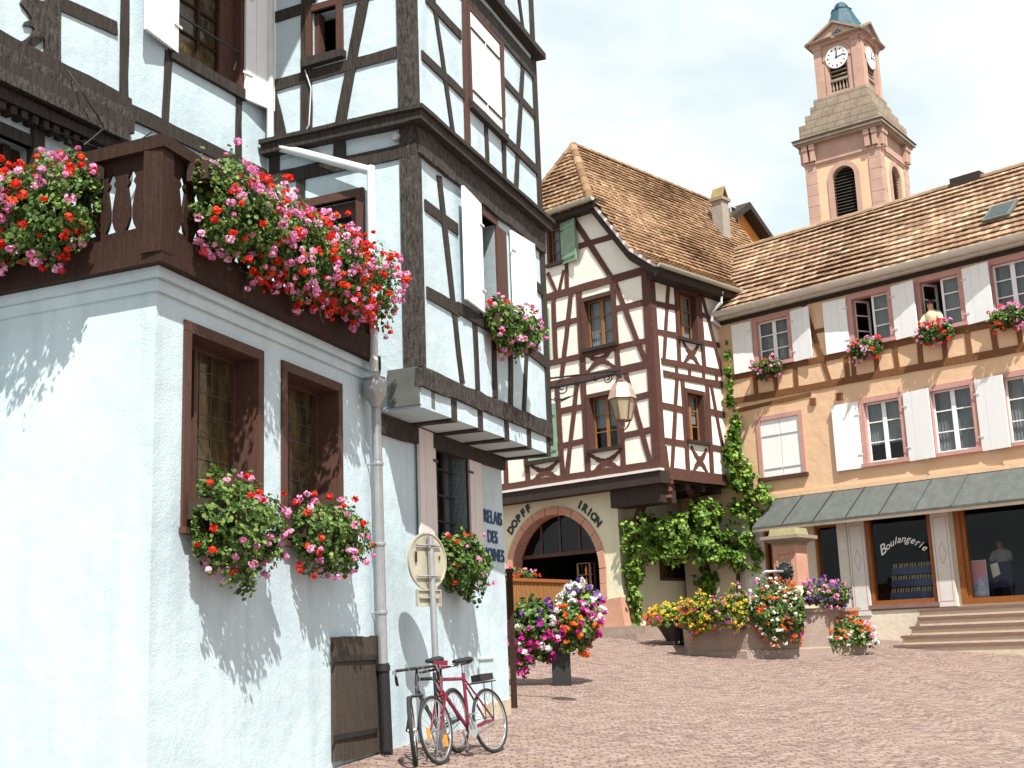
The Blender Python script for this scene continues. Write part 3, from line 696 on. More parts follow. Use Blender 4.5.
# W1 upper window with white shutters
wo = MB(); z0 = zs1; z1 = zs1 + 1.55
wo.box(W1, uw[1] - .02, uw[1] + .06, z0, z1, -.25, .02); wo.box(W1, uw[0] - .06, uw[0], z0, z1, -.05, .02); wo.box(W1, uw[0] - .06, uw[1] + .06, z1, z1 + .1, -.05, .03)
wo = wo.build('window', 'frame', W)
MB().bar(W1, (uw[0] - .12, z0 - .07), (uw[1] + .05, z0 - .07), .14, -.25, .06).build('sill', OAK, wo)
ss = MB()
for u in (uw[0], uw[0] + (uw[1] - uw[0]) * .42, uw[1] - .32): ss.box(W1, u, u + .045, z0, z1, -.16, -.1)
for i in range(1, 4): zz = z0 + (z1 - z0) * i / 4; ss.box(W1, uw[0], uw[1] - .3, zz - .012, zz + .012, -.15, -.11)
ss.build('sash', 'brown', wo)
MB().add([W1.w(uw[0], z0, -.135), W1.w(uw[1] - .3, z0, -.135), W1.w(uw[1] - .3, z1, -.135), W1.w(uw[0], z1, -.135)], [(0, 1, 2, 3)]).build('pane', 'leaded', wo)
MB().box(W1, uw[1] - .32, uw[1] - .02, z0, z1, -.25, -.1).build('jamb_panel', 'frame', wo)
g = MB(); g.tube([W1.w(uw[0], z0 + .42, .06), W1.w(uw[1] - .12, z0 + .42, .06), W1.w(uw[1] - .16, z0 + .18, .03)], .012, 6); g.build('guard_bar', 'black', wo)
shutter(W1, uw[0] - .03, -.62, z0 - .05, z1, 8, W, 'white'); shutter(W1, uw[1] + .03, .50, z0 - .12, z1, 10, W, 'white')
# W2
tb(W2, 'rail', (272, 101 - 14), (397, 53), .15); tb(W2, 'rail', (270, 20), (303, 9), .14); tb(W2, 'rail', (302, 3), (316, -1), .1)
tb(W2, 'post', (307, -30), (307, 139), .155); tb(W2, 'brace', (271, 92), (284, 145), .15); tb(W2, 'brace', (371, -40), (339, 135), .15)
tb(W2, 'rail', (268, 181), (417, 148.5), .17, .035); tb(W2, 'post', (340, 143), (340, 166), .17); tb(W2, 'post', (275, 150), (275, 182), .14); tb(W2, 'post', (301, 176), (301, 202), .12); tb(W2, 'post', (412, 132), (412, 148), .16)
tb(W2, 'rail', (340, 2), (397, -14), .13)
zl = W2.uz(410, 122)[1]
MB().bar(W2, (-.02, zl + .0), (2.06, zl + .02), .12, -.05, .16, .006).bar(W2, (-.02, zl + .085), (2.06, zl + .105), .05, -.05, .2, .004).build('ledge_moulding', OAK, W)
# corner post over both faces
cp_ = MB()
for (za, zb) in ((4.62, zl - .06), (zl + .11, TOP)):
    cp_.box(W2, -.03, .19, za, zb, -.1, .03)
    cp_.box(W3, -.03, .085, za, zb, -.1, .031)
cp_.build('corner_post', 'oak_carved', W)
# small window
wf = MB(); s = .085; a, b = sm[1][0], sm[0][0]
for r in ((a - s, b + s, smz1, smz1 + s), (a - s, a, smz0, smz1), (b, b + s, smz0, smz1)): wf.box(W2, *r, -.06, .045)
wf = wf.build('window', 'frame', W)
MB().bar(W2, (a - .12, smz0 - .06), (b + .12, smz0 - .06), .11, -.06, .10).build('sill', OAK, wf)
MB().box(W2, b - .07, b, smz0, smz1, -.16, -.04).box(W2, a, a + .03, smz0, smz1, -.2, -.1).build('sash', 'frame', wf)
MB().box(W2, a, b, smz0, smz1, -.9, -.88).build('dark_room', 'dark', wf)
# balcony door
df = MB(); a, b = dr
for r in ((a, b, drz - .1, drz), (a, a + .1, ZT + .07, drz - .1), (b - .1, b, ZT + .07, drz - .1)): df.box(W2, *r, -.06, .05)
df = df.build('door', 'frame', W)
lf = MB(); a2, b2 = a + .1, b - .1; e = .14
for r in ((a2, a2 + e, ZT + .1, drz - .1), (b2 - e, b2, ZT + .1, drz - .1), (a2 + e, b2 - e, drz - .28, drz - .1), (a2 + e, b2 - e, ZT + .1, ZT + .9)): lf.box(W2, *r, -.14, -.08)
lf.build('door_leaf', 'frame', df)
MB().box(W2, a2 + e, b2 - e, ZT + .9, drz - .28, -.12, -.10).build('pane', 'glass', df)
MB().box(W2, a2 + e, b2 - e, ZT + .9, drz - .31, -.17, -.15).build('curtain', 'lace', df)
# round lamp on the beam
u, z = W2.uz(398, 138); m = MB(); m.lathe(W2.w(u, z, .02), [(.055, 0), (.06, .05), (.045, .07), (.02, .072)], 12, W2.n); m.build('spotlight', 'zincpipe', W, True)
# end of the jetty beam: grey boxed block
bu, bz = W2.uz(389, 390)
MB().box(W2, .006, bu, 4.19, 4.62, -.35, .034).build('beam_end_board', 'zinc', W)

# W3
def t3(kind, a, b, w, d1=.022, mat=OAK): return tb(W3, kind, a, b, w, d1, mat)
zl3 = zl
MB().bar(W3, (-.16, zl + .0), (ue + .05, zl), .12, -.05, .16, .006).bar(W3, (-.2, zl + .085), (ue + .08, zl + .085), .05, -.05, .2, .004).build('ledge_moulding', OAK, W)
MB().bar(W3, (0, zl - .235), (ue, zl - .235), .33, -.05, .06, .012, .2).build('jetty_beam', 'oak_carved', W)
MB().bar(W3, (-.035, 4.50), (ue, 4.50), .22, -.05, .05, .014, .2).build('jetty_beam', 'oak_carved', W)
zu = W3.uz(487.5, 2)[1]
MB().bar(W3, (0, zu + .02), (ue + .12, zu + .02), .1, -.05, .16, .006).build('ledge_moulding', OAK, W)
MB().bar(W3, (0, zu + .16), (ue, zu + .16), .18, -.05, .03).build('jetty_beam', 'oak_carved', W)
MB().bar(W3, (0, zu - .27), (ue, zu - .27), .26, -.05, .03).build('jetty_beam', 'oak_carved', W)
MB().box(W3, ue - .13, ue + .03, 4.3, zl - .06, -.1, .032).box(W3, ue - .12, ue + .03, zl + .12, zu - .04, -.1, .032).box(W3, ue - .12, ue + .03, zu + .08, TOP, -.1, .03).build('corner_post', OAK, W)
t3('post', (517, -10), (523, 34), .10); t3('post', (500, -30), (503, 6), .1)
t3('rail', (421, 54.7), (466, 98), .13); t3('rail', (425, -2), (460, 36), .12); t3('rail', (502, 80), (534, 115), .12)
t3('brace', (432, -6), (454.5, 148), .10); t3('post', (463, -20), (466.8, 158), .15, .028, 'frame')
t3('rail', (466, 101), (536, 171), .13, .034); t3('post', (485, 122), (487.5, 177), .10); t3('post', (501.5, 104), (504.5, 192), .12); t3('brace', (522, 66), (514.5, 203), .12); t3('post', (500.5, 36), (502, 116), .12, .03, 'frame')
t3('rail', (424, 205), (457, 230), .14); t3('rail', (426, 292), (458, 311), .15); t3('brace', (438, 176), (461.5, 384), .12)
t3('rail', (456, 307), (528, 350), .15, .034); t3('post', (474, 322), (477, 390), .12); t3('post', (493, 335), (494.5, 398), .13); t3('post', (510, 345), (510, 408), .13)
t3('rail', (524, 275), (543, 293), .14, .03); t3('rail', (527, 349), (546, 364), .16, .03); t3('brace', (530.8, 244), (523, 414), .11)
# upper window: closed white shutters
m = MB(); s = .07
for r in ((hi3['u0'] - s, hi3['u1'] + s, hi3['z1'], hi3['z1'] + s), (hi3['u0'] - s, hi3['u0'], hi3['z0'], hi3['z1']), (hi3['u1'], hi3['u1'] + s, hi3['z0'], hi3['z1'])): m.box(W3, *r, -.05, .04)
wf = m.build('window', 'frame', W); MB().bar(W3, (hi3['u0'] - .1, hi3['z0'] - .05), (hi3['u1'] + .1, hi3['z0'] - .05), .1, -.05, .08).build('sill', OAK, wf)
mid = (hi3['u0'] + hi3['u1']) / 2
for a, b in ((hi3['u0'], mid), (mid, hi3['u1'])):
    sh = MB(); sh.box(W3, a + .006, b - .006, hi3['z0'] + .01, hi3['z1'] - .01, -.02, .03); so = sh.build('shutter', 'white', W)
    hb = MB()
    for z in (hi3['z0'] + .2, hi3['z1'] - .25): hb.box(W3, a + .02, b - .03, z - .012, z + .012, .032, .044)
    hb.build('hinge_bar', 'oak', so)
# lower open window
m = MB(); d = lo3
for r in ((d['u0'] - .07, d['u1'] + .07, d['z1'], d['z1'] + .10), (d['u1'], d['u1'] + .36, d['z0'], d['z1']), (d['u0'] - .06, d['u0'], d['z0'], d['z1'])): m.box(W3, *r, -.25, .03)
wf = m.build('window', 'frame', W)
MB().box(W3, d['u0'], d['u0'] + .05, d['z0'], d['z1'], -.5, -.2).box(W3, d['u1'] - .16, d['u1'] - .11, d['z0'], d['z1'], -.24, -.2).build('sash', 'white', wf)
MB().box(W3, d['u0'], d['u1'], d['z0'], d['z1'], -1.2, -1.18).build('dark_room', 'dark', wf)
u0 = W3.uz(456, 250)[0]; shutter(W3, d['u0'] - .03, -(d['u0'] - .03 - u0), W3.uz(476, 311)[1], W3.uz(476, 204)[1], 5, W)
u1 = W3.uz(528.5, 290)[0]; ua = W3.uz(509, 270)[0]; shutter(W3, ua, u1 - ua, W3.uz(509, 324)[1], W3.uz(509, 232)[1], 5, W)
# jetty: joists, plaster boxes between their ends
D_ = .60
js = [W3.uz(x, 412)[0] for x in (453, 479, 505, 527, 546)]; prev = .02
for i, u in enumerate(js):
    MB().box(W3, u - .075, u + .075, 4.13, 4.385, -D_ - .1, .02).build('joist_end', OAK, W)
    b = u - .075; m = MB()
    m.add([W3.w(prev, 4.16, .01), W3.w(b, 4.16, .01), W3.w(b, 4.39, .01), W3.w(prev, 4.39, .01), W3.w(prev, 4.15, -D_), W3.w(b, 4.15, -D_)], [(0, 1, 2, 3), (0, 4, 5, 1), (1, 5, 2), (0, 3, 4)])
    m.build('coved_infill', 'plaster_w', W); prev = u + .075
# the dark bearer along the wall top under the joists
MB().bar(G2, (-.5, 4.02), (u_far + .02, 4.10), .22, -.03, .06, .01).build('wall_plate', OAK, W)
MB().box(W3, .12, ue, 4.26, 4.40, -D_, -.05).build('jetty_soffit', 'darkwood', W)

# downpipe
P_ = lambda F, x, y, d: F.at(x, y, d)
m = MB()
xa = W1.w(-.16, 0, .10); u = float((xa - W1.O) @ W1.u)
tp = W1.uz(266, 92)[1]; 
p0 = W1.w(-.10, 12.0, .12); p1 = W1.w(-.10, W1.uz(262, 150)[1] - .02, .14); p2 = W2.at(371, 171, .16); p3 = A3(p2[0], p2[1], W2.uz(375, 375)[1] - .02)
p3 = G2.at(374, 372, .20)
m.tube([p0, p1], .045, 10); m.tube([p1 + A3(0, 0, .05), p2], .055, 10); m.tube([p2 + A3(0, 0, .05), p3], .05, 10)
dp = m.build('downpipe', 'pipe', W, True)
hp = G2.at(375, 387, .16); m = MB(); m.lathe(hp, [(.05, -.22), (.075, -.16), (.13, -.10), (.14, .05), (.11, .08), (.12, .10), (.05, .12)], 10); m.build('hopper_head', 'zincpipe', dp, True)
pb = G2.at(383, 668, .11); pt = G2.at(376, 398, .13)
MB().tube([hp - A3(0, 0, .1), pt - A3(0, 0, .1), pb], .052, 12).build('downpipe_lower', 'zincpipe', dp, True)
pe = G2.at(387, 757, .11)
MB().tube([pb + A3(0, 0, .05), pe], .066, 12).tube([pe + A3(0, 0, .06), pe - A3(0, 0, .02), pe + G2.n * .1 - A3(0, 0, .08), pe + G2.n * .2 - A3(0, 0, .09)], .066, 12).lathe(pb, [(.078, -.03), (.078, .03)], 12).build('cast_iron_shoe', 'black', dp, True)
m = MB()
for t in (.25, .55, .8): c = pt + (pb - pt) * t; m.lathe(c, [(.062, -.018), (.066, 0), (.062, .018)], 12); m.tube([c, c - G2.n * .12], .012, 5)
m.build('pipe_bracket', 'zincpipe', dp, True)
# wires on the recessed wall
m = MB()
for pl in ([(40, 125, .12), (90, 145, .16), (118, 155, .3), (152, 132, .14)], [(68, 71, .1), (82, 92, .3), (97, 115, .32), (104, 128, .3), (84, 145, .28)], [(42, 124, .12), (76, 150, .1), (95, 160, .1)]):
    m.tube([W1.at(*p) for p in pl], .009, 5)
m.build('cable', 'black', W)
m = MB(); m.tube([W2.at(305, 70, .05), W2.at(311, 88, .05), W2.at(309, 125, .05), W2.at(302, 137, .06)], .008, 5); m.build('cable', 'pipe', W)

# ================================================================== geraniums of the corner house
GB = 'geranium boxes of the corner house'
R1 = lambda F, x, d: F.w(x, ZR - .12, d)
z_ = ZR - .16
def gb(label, F, a, b, d, **k): return flower_box(label, F.w(a, k.pop('z', z_), d), F.w(b, k.pop('zb', None) or F_z, d), F.n, group=GB, **k)
def fb(label, F, a, b, z, d, **k): return flower_box(label, F.w(a, z, d), F.w(b, z, d), F.n, group=GB, name='geranium_box', cat='flower box', **k)
fb('geranium box on the balcony front, left of the corner post, cut by the photo edge', G1, 1.22, 2.15, z_, D + .05, up=.10, hang=.78, depth=.33, nleaf=1700, lsize=.034, blooms=(('red', 56), ('pinkp', 60)), hr=.042, petals=24, psize=.019)
fb('bushy red and pink geranium box hanging nearest left of the balcony corner post', G1, .46, 1.24, z_, D + .05, up=.08, hang=.76, depth=.33, nleaf=1500, lsize=.034, blooms=(('red', 56), ('pinkp', 50)), hr=.042, petals=24, psize=.019)
ua = cu2 + .36; ub = uend - .25; L4 = (ub - ua) / 4
lab = ['mostly pink geranium box right beside the balcony corner post', 'red and pink geranium box second from the balcony corner post', 'thick red and pink geranium box above the second leaded window', 'pink and red geranium box at the downpipe end of the balcony rail']
for i in range(4):
    fb(lab[i], G2, ua + i * L4, ua + (i + 1) * L4, z_ + .04, D + .05, up=.12, hang=.68, depth=.32, nleaf=1400, lsize=.033, blooms=(('red', (20, 62, 80, 62)[i]), ('pinkp', (58, 76, 84, 88)[i])), hr=.042, petals=22, psize=.019, end_taper=i in (0, 3))
fb('leafy pink geranium box below the first leaded window, trailing low at its left', G2, w1['u0'] - .04, w1['u1'] - .16, w1['z0'] + .14, .06, up=.22, hang=.62, depth=.28, nleaf=1900, lsize=.034, blooms=(('red', 13), ('pinkp', 34)), hr=.042, petals=22, psize=.018)
fb('pink and red geranium box below the second leaded window beside the downpipe', G2, w2['u0'] + .0, w2['u1'] - .06, w2['z0'] + .10, .06, up=.20, hang=.42, depth=.28, nleaf=1500, lsize=.034, blooms=(('red', 20), ('pinkp', 32)), hr=.042, petals=22, psize=.018)
fb('green geranium box with few blooms under the white shuttered jetty window', G2, sgw['u0'] - .05, sgw['u1'] - .25, sgw['z0'] + .16, .06, up=.30, hang=.40, depth=.30, nleaf=1500, lsize=.04, blooms=(('red', 12), ('pinkp', 7)), hr=.042, petals=18, psize=.018)
fb('pink geranium box at the open window high on the street side', W3, lo3['u0'] - .0, lo3['u1'] + .55, lo3['z0'] + .10, .06, up=.20, hang=.36, depth=.36, nleaf=1300, lsize=.038, blooms=(('red', 10), ('pinkp', 40)), hr=.045, petals=18, psize=.02)
# ================================================================== MIDDLE HOUSE (wine shop)
MH = thing('timbered_shop_house', 'cream house with red brown timber frame and arched wine shop front', 'house', ML.w(3, 0, -2) + A3(0, 0, 1.5))
WID = 6.15; UC = 3.05; ZB = 5.72; ZE = 11.0
RECL, UR = -.45, 1.80                       # how far the stone ground floor is set back
cen = ML.uz(556, 570, RECL)[0]; cz = 3.42; RI = 1.60; RO = 1.77; zsill = 2.66
cen = (ML.uz(507.5, 575, RECL)[0] + ML.uz(606, 575, RECL)[0]) / 2
hg = dict(u0=ML.uz(561, 245)[0], u1=ML.uz(549.5, 245)[0], z0=11.95, z1=13.0)
hu = dict(u0=ML.uz(613.5, 320)[0], u1=ML.uz(585, 320)[0], z0=9.28, z1=10.62)
hl = dict(u0=ML.uz(618, 420)[0], u1=ML.uz(590.5, 420)[0], z0=6.52, z1=7.93)
mb = MB()
gable = [(0, ZB), (WID - .05, ZB), (WID - .05, 10.9), (WID - .55, 11.5), (4.45, 13.35), (1.65, 13.35), (.5, 11.5), (0, 10.9)]
wall(mb, ML, gable, [rect(h['u0'], h['u1'], h['z0'], h['z1']) for h in (hg, hu, hl)], .22)
ru = dict(u0=MR.uz(678, 315)[0], u1=MR.uz(695.5, 315)[0], z0=MR.uz(686, 339)[1], z1=MR.uz(686, 294)[1])
rl = dict(u0=MR.uz(687, 415)[0], u1=MR.uz(703, 415)[0], z0=MR.uz(695, 441)[1], z1=MR.uz(695, 394)[1])
wall(mb, MR, [(uK, ZB), (6, ZB), (6, 11.2), (uK, 11.2)], [rect(h['u0'], h['u1'], h['z0'], h['z1']) for h in (ru, rl)], .22)
x0 = ML.w(WID - .05, 0); x1 = x0 - ML.n * 10.5; x2 = MR.w(7.2, 0)
for a, b in ((x0, x1), (x1, x2)): mb.add([a + A3(0, 0, ZB), b + A3(0, 0, ZB), b + A3(0, 0, 11.2), a + A3(0, 0, 11.2)], [(0, 1, 2, 3)])
for z in (ZB + .02, 8.5, 11.15): mb.add([ML.w(.03, z, -.03), x0 - ML.u * .03 + A3(0, 0, z) - ML.n * .03, x1 + A3(0, 0, z), MR.w(7, z, -.03)], [(0, 1, 2, 3)])
mb.build('upper_wall', 'plaster_c', MH)
# ---- stone and plaster ground floor with the arch
GL = ML.off(RECL); GRf = MR.off(-UR)
arch = [(cen + RI * cos(t), cz + RI * sin(t)) for t in np.linspace(0, PI, 25)] + [(cen - RI, zsill), (cen + RI, zsill)]
mb = MB(); wall(mb, GL, rect(UR, 7.2, 1.0, ZB - .02), [arch], .40)
cg = ML.w(UR, 0, RECL); ug = float((cg - GRf.O) @ GRf.u)
win = dict(u0=GRf.uz(661, 565)[0], u1=GRf.uz(691, 565)[0], z0=GRf.uz(676, 578)[1], z1=GRf.uz(676, 556)[1])
wall(mb, GRf, rect(ug, 4.5, .8, ZB - .02), [rect(win['u0'], win['u1'], win['z0'], win['z1'])], .25)
b1 = GL.w(7.2, 0) ; b2 = b1 - ML.n * 6
mb.add([b1 + A3(0, 0, 1), b2 + A3(0, 0, 1), b2 + A3(0, 0, ZB), b1 + A3(0, 0, ZB)], [(0, 1, 2, 3)])
b3 = GRf.w(4.5, 0, 0); mb.add([b2 + A3(0, 0, 1), b3 - MR.n * 0 + A3(0, 0, 1), b3 + A3(0, 0, ZB), b2 + A3(0, 0, ZB)], [(0, 1, 2, 3)])
mb.build('ground_floor_wall', 'plaster_g', MH)
# arch surround: one ring of sandstone blocks standing slightly proud
m = MB(); ts = np.linspace(0, PI, 12)
for i in range(11):
    t0, t1 = ts[i] + .008, ts[i + 1] - .008; k = np.linspace(t0, t1, 4); g = rnd.uniform(0, .012)
    m.prism(GL, [(cen + (RI - .02) * cos(t), cz + (RI - .02) * sin(t)) for t in k] + [(cen + (RO + .03) * cos(t), cz + (RO + .03) * sin(t)) for t in k[::-1]], -.40, .03 + g)
for sg in (-1, 1):
    for z0, z1 in ((zsill, 3.02), (3.03, 3.41)):
        a, b = sorted((cen + sg * (RI - .02), cen + sg * (RO + .02))); m.box(GL, a, b, z0, z1, -.40, .035)
m.build('arch_surround', 'sand', MH)
MB().quadbox(GL, [(UR - .14, 1.5), (UR + .62, 1.5), (UR + .56, 2.58), (UR - .02, 2.64)], -.6, .10).build('corner_stone', 'sand', MH)
MB().quadbox(GL, [(6.0, 1.5), (6.6, 1.5), (6.55, 2.6), (6.0, 2.6)], -.4, .08).build('corner_stone', 'sand', MH)
m = MB(); m.box(GL, cen - RO, cen + RO, 1.5, zsill - .06, -.4, .02); m.box(GL, cen - .95, cen + .95, 1.75, zsill - .16, .02, .04); m.build('stall_riser', 'sand', MH)
MB().box(GL, cen - RO + .1, cen + RO - .1, zsill - .06, zsill, -1.0, .06).build('display_shelf', 'darkwood', MH)
# shop window in the arch
dg = -.34; m = MB()
ztr = 3.93
m.box(GL, cen - RI, cen + RI, ztr - .05, ztr + .05, dg - .06, dg)
for x in (541, 559.5, 579): u = GL.uz(x, 535, dg)[0]; m.box(GL, u - .03, u + .03, ztr, cz + math.sqrt(max(.1, RI ** 2 - (u - cen) ** 2)), dg - .05, dg - .005)
wf = m.build('window', 'frame', MH)
pts = [(cen + RI * cos(t), cz + RI * sin(t)) for t in np.linspace(.32, PI - .32, 20)]
MB().add([GL.w(*p, dg - .03) for p in pts], [tuple(range(20))]).build('pane', 'glass', wf)
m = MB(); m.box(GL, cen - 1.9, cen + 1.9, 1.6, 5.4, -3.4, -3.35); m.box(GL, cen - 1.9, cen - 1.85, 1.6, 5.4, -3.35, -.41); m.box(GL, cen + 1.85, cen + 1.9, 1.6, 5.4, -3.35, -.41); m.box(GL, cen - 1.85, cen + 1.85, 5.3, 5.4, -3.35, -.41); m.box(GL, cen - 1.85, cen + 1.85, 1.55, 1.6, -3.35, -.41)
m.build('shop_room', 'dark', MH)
# lettering round the arch
def word(s, px0, px1, size):
    (ua, za), (ub, zb) = GL.uz(*px0), GL.uz(*px1)
    ta, tb_ = math.atan2(za - cz, ua - cen), math.atan2(zb - cz, ub - cen); R = (math.hypot(za - cz, ua - cen) + math.hypot(zb - cz, ub - cen)) / 2
    m = MB()
    for i, ch in enumerate(s):
        t = ta + (tb_ - ta) * i / (len(s) - 1); vs, fs = text_mesh(ch, size, extrude=.01, bold=.014)
        rd = A3(cos(t), sin(t)); rt = A3(sin(t), -cos(t)) * -1.0
        # u grows to the viewer's left, so reading direction is -u
        pu, pz = cen + R * cos(t), cz + R * sin(t); tang = np.array([sin(t), -cos(t)])
        if tang[0] > 0: tang = -tang          # reading direction is -u
        m.add([GL.w(pu + tang[0] * x + rd[0] * y, pz + tang[1] * x + rd[1] * y, .014 + w) for x, y, w in vs], fs)
    m.build('lettering', 'black', MH)
word('DOPFF', (512.5, 531.5), (530, 512.5), .29); word('IRION', (578.5, 509.5), (597, 523.5), .29)
# small leaded window in the shaded wall
m = MB(); s = .08
for r in ((win['u0'] - s, win['u1'] + s, win['z1'], win['z1'] + s), (win['u0'] - s, win['u1'] + s, win['z0'] - s, win['z0']), (win['u0'] - s, win['u0'], win['z0'], win['z1']), (win['u1'], win['u1'] + s, win['z0'], win['z1'])): m.box(GRf, *r, -.1, .03)
wf = m.build('window', 'frame', MH); MB().box(GRf, win['u0'], win['u1'], win['z0'], win['z1'], -.2, -.18).build('pane', 'leaded', wf)
# jetty: fascia beams, soffit, brackets
ZF = ML.uz(584, 493, .10)[1]
MB().prism(ML, [(-.05, ZF), (WID + .6, ZF), (WID + .6, 5.70), (-.05, 5.70)], -.3, .10).build('jetty_fascia', 'darkwood', MH)
MB().bar(ML, (-.06, 5.735), (WID + .6, 5.735), .06, -.05, .15, .003).build('jetty_moulding', 'pinkish_white', MH)
MB().bar(ML, (-.03, 5.89), (WID, 5.89), .18, -.05, .03).build('rail', 'redtimber', MH)
MB().bar(MR, (uK - .02, 5.66), (.6, 5.66), .30, -.2, .035).build('rail', 'redtimber', MH)
m = MB(); m.add([ML.w(-.02, 5.48, 0), ML.w(WID + .5, 5.48, 0), ML.w(WID + .5, 5.48, -.6), ML.w(UR, 5.48, -.6), GRf.w(4.4, 5.48, -.05), MR.w(4.4, 5.48, -.02)], [(0, 1, 2, 3, 4, 5)])
for u in np.arange(uK + .5, 1.2, .75): m.box(MR, u - .09, u + .09, 5.30, 5.476, -1.8, -.1)
m.build('jetty_soffit', 'darkwood', MH)
m = MB(); m.box(ML, .12, UR - .05, ML.uz(640, 505, -.2)[1], ZF - .004, -.75, -.10); m.build('bearer_beam', 'darkwood', MH)
def strut(p, q, w, mat='redtimber', name='bracket'):
    return MB().tube([p, q], w, 4).build(name, mat, MH)
strut(MR.at(633, 533, -1.72), MR.at(644, 500, -1.1), .12); strut(MR.at(698, 503, -.9), MR.at(684, 483, -.15), .12)
u = uK; m = MB()
m.lathe(MR.w(u + .42, 5.0, -.12), [(.05, 0), (.12, .05), (.08, .13), (.14, .22), (.10, .32), (.16, .4), (.16, .52)], 8); m.build('carved_corbel', 'redtimber', MH)
# ---- timber frame
def tl(kind, a, b, w, d1=.028): return timber(ML, MH, kind, ML.uz(*a), ML.uz(*b), w, 'redtimber', d1)
def tr(kind, a, b, w, d1=.028): return timber(MR, MH, kind, MR.uz(*a), MR.uz(*b), w, 'redtimber', d1)
def zrail(F, z, u0, u1, w, d1=.034): return MB().bar(F, (u0, z), (u1, z + rnd.uniform(-.02, .02)), w, -.05, d1).build('rail', 'redtimber', MH)
zrail(ML, 8.50, 0, WID, .21); zrail(ML, 11.02, 0, WID, .21); zrail(ML, 9.13, .1, 2.35, .15); zrail(ML, 9.13, 2.3, WID, .16)
tl('rail', (555, 325.5), (579, 319.5), .15); tl('rail', (616, 309), (646, 302), .16)
tl('rail', (579, 246.5), (616, 235.5), .15); tl('brace', (570, 213), (613, 280), .16); tl('post', (565, 217), (567.5, 292), .12)
tl('brace', (548, 273), (557, 293), .10); tl('brace', (564, 270), (559, 293), .10)
tl('post', (553.5, 296), (556, 360), .15); tl('brace', (571.5, 292), (562, 378), .14); tl('post', (579, 292), (583.5, 374), .2); tl('post', (612.5, 280), (618.5, 369), .16)
tl('brace', (614.5, 281), (646.5, 364), .15)
tl('brace', (624, 367), (652.5, 470), .15); tl('rail', (557, 412), (584, 406.5), .16); tl('rail', (632, 399), (652, 394), .17); tl('rail', (558, 447), (586, 440.5), .16); tl('rail', (621, 436.5), (653, 429.5), .16)
tl('post', (583, 375), (588.5, 478), .19); tl('post', (619, 372), (624, 473), .16); tl('brace', (577.5, 382), (567, 478), .14); tl('post', (557, 384), (563.5, 481), .16)
tl('post', (524, 430), (529, 486), .16); tl('post', (505, 440), (507, 488), .16); tl('rail', (503, 455), (529, 448.5), .14)
tl('rail', (530, 463.5), (561, 457), .14)
def xbrace(F, cpx, hw, hh):
    """St Andrew's cross: two curved braces meeting in a thick knot"""
    u, z = F.uz(*cpx)
    for sg in (-1, 1):
        m = MB()
        c = [(u - sg * hw * t, z + hh * t * (.55 + .45 * abs(t)) ) for t in (-1, -.6, -.25, 0, .25, .6, 1)]
        for i in range(6): m.bar(F, c[i], c[i + 1], (.09, .13, .18, .18, .13, .09)[i], -.04, .024 + .002 * sg, .004, 1)
        m.build('cross_brace', 'redtimber', MH)
xbrace(ML, (600, 360.5), .48, .27); xbrace(ML, (606, 462.5), .5, .26); xbrace(ML, (545, 472), .5, .24)
tr('brace', (668, 284), (663.5, 361), .13); tr('rail', (656.5, 304), (677, 308), .15); tr('rail', (658, 332), (678, 336), .15); tr('rail', (698, 313.5), (709, 317), .13); tr('rail', (701, 342), (723, 346), .14)
tr('post', (675.5, 287), (679, 364), .16); tr('post', (698.5, 291), (704, 371), .17); tr('brace', (701, 293), (721.5, 373), .13)
tr('rail', (661, 361), (725, 373.5), .17, .034); tr('rail', (663, 373.5), (727, 386), .17, .034)
for x in (676, 689, 703, 716): y = 363.5 + (x - 661) * .195; tr('post', (x, y), (x + .6, y + 12), .12)
tr('brace', (676.5, 378), (671.5, 474), .14); tr('post', (682, 379), (688, 477), .17); tr('post', (706.5, 384), (712, 480), .18); tr('brace', (710.5, 385), (723, 452), .13)
tr('rail', (662, 405.5), (684, 410), .17); tr('rail', (708, 411), (728, 416), .17); tr('rail', (665, 441), (687, 444.5), .16); tr('rail', (711, 447), (728, 450.5), .16); tr('post', (664.5, 446), (668, 474), .12)
xbrace(MR, (691, 354.5), .36, .30); xbrace(MR, (699.5, 461), .36, .36)
cp = MB(); cp.box(ML, -.03, .23, ZB, 10.95, -.1, .036); cp.box(MR, uK - .034, uK + .2, ZB, 11.0, -.1, .036); cp.build('corner_post', 'redtimber', MH)
# ---- windows
window(ML, MH, hu['u0'], hu['u1'], hu['z0'], hu['z1'], 'frame', .10, 'honey', 2, 3, .15, curtain=.05, proud=.05, sillmat='darkwood')
window(ML, MH, hl['u0'], hl['u1'], hl['z0'], hl['z1'], 'frame', .10, 'honey', 2, 3, .15, curtain=.42, proud=.05, sillmat='darkwood')
window(ML, MH, hg['u0'], hg['u1'], hg['z0'], hg['z1'], 'frame', .08, 'honey', 1, 3, .10, curtain=.02, proud=.04, sillmat='darkwood')
window(MR, MH, ru['u0'], ru['u1'], ru['z0'], ru['z1'], 'frame', .10, 'honey', 2, 3, .15, curtain=.03, proud=.05, sillmat='darkwood')
window(MR, MH, rl['u0'], rl['u1'], rl['z0'], rl['z1'], 'frame', .10, 'honey', 2, 3, .15, curtain=.4, proud=.05, sillmat='darkwood')
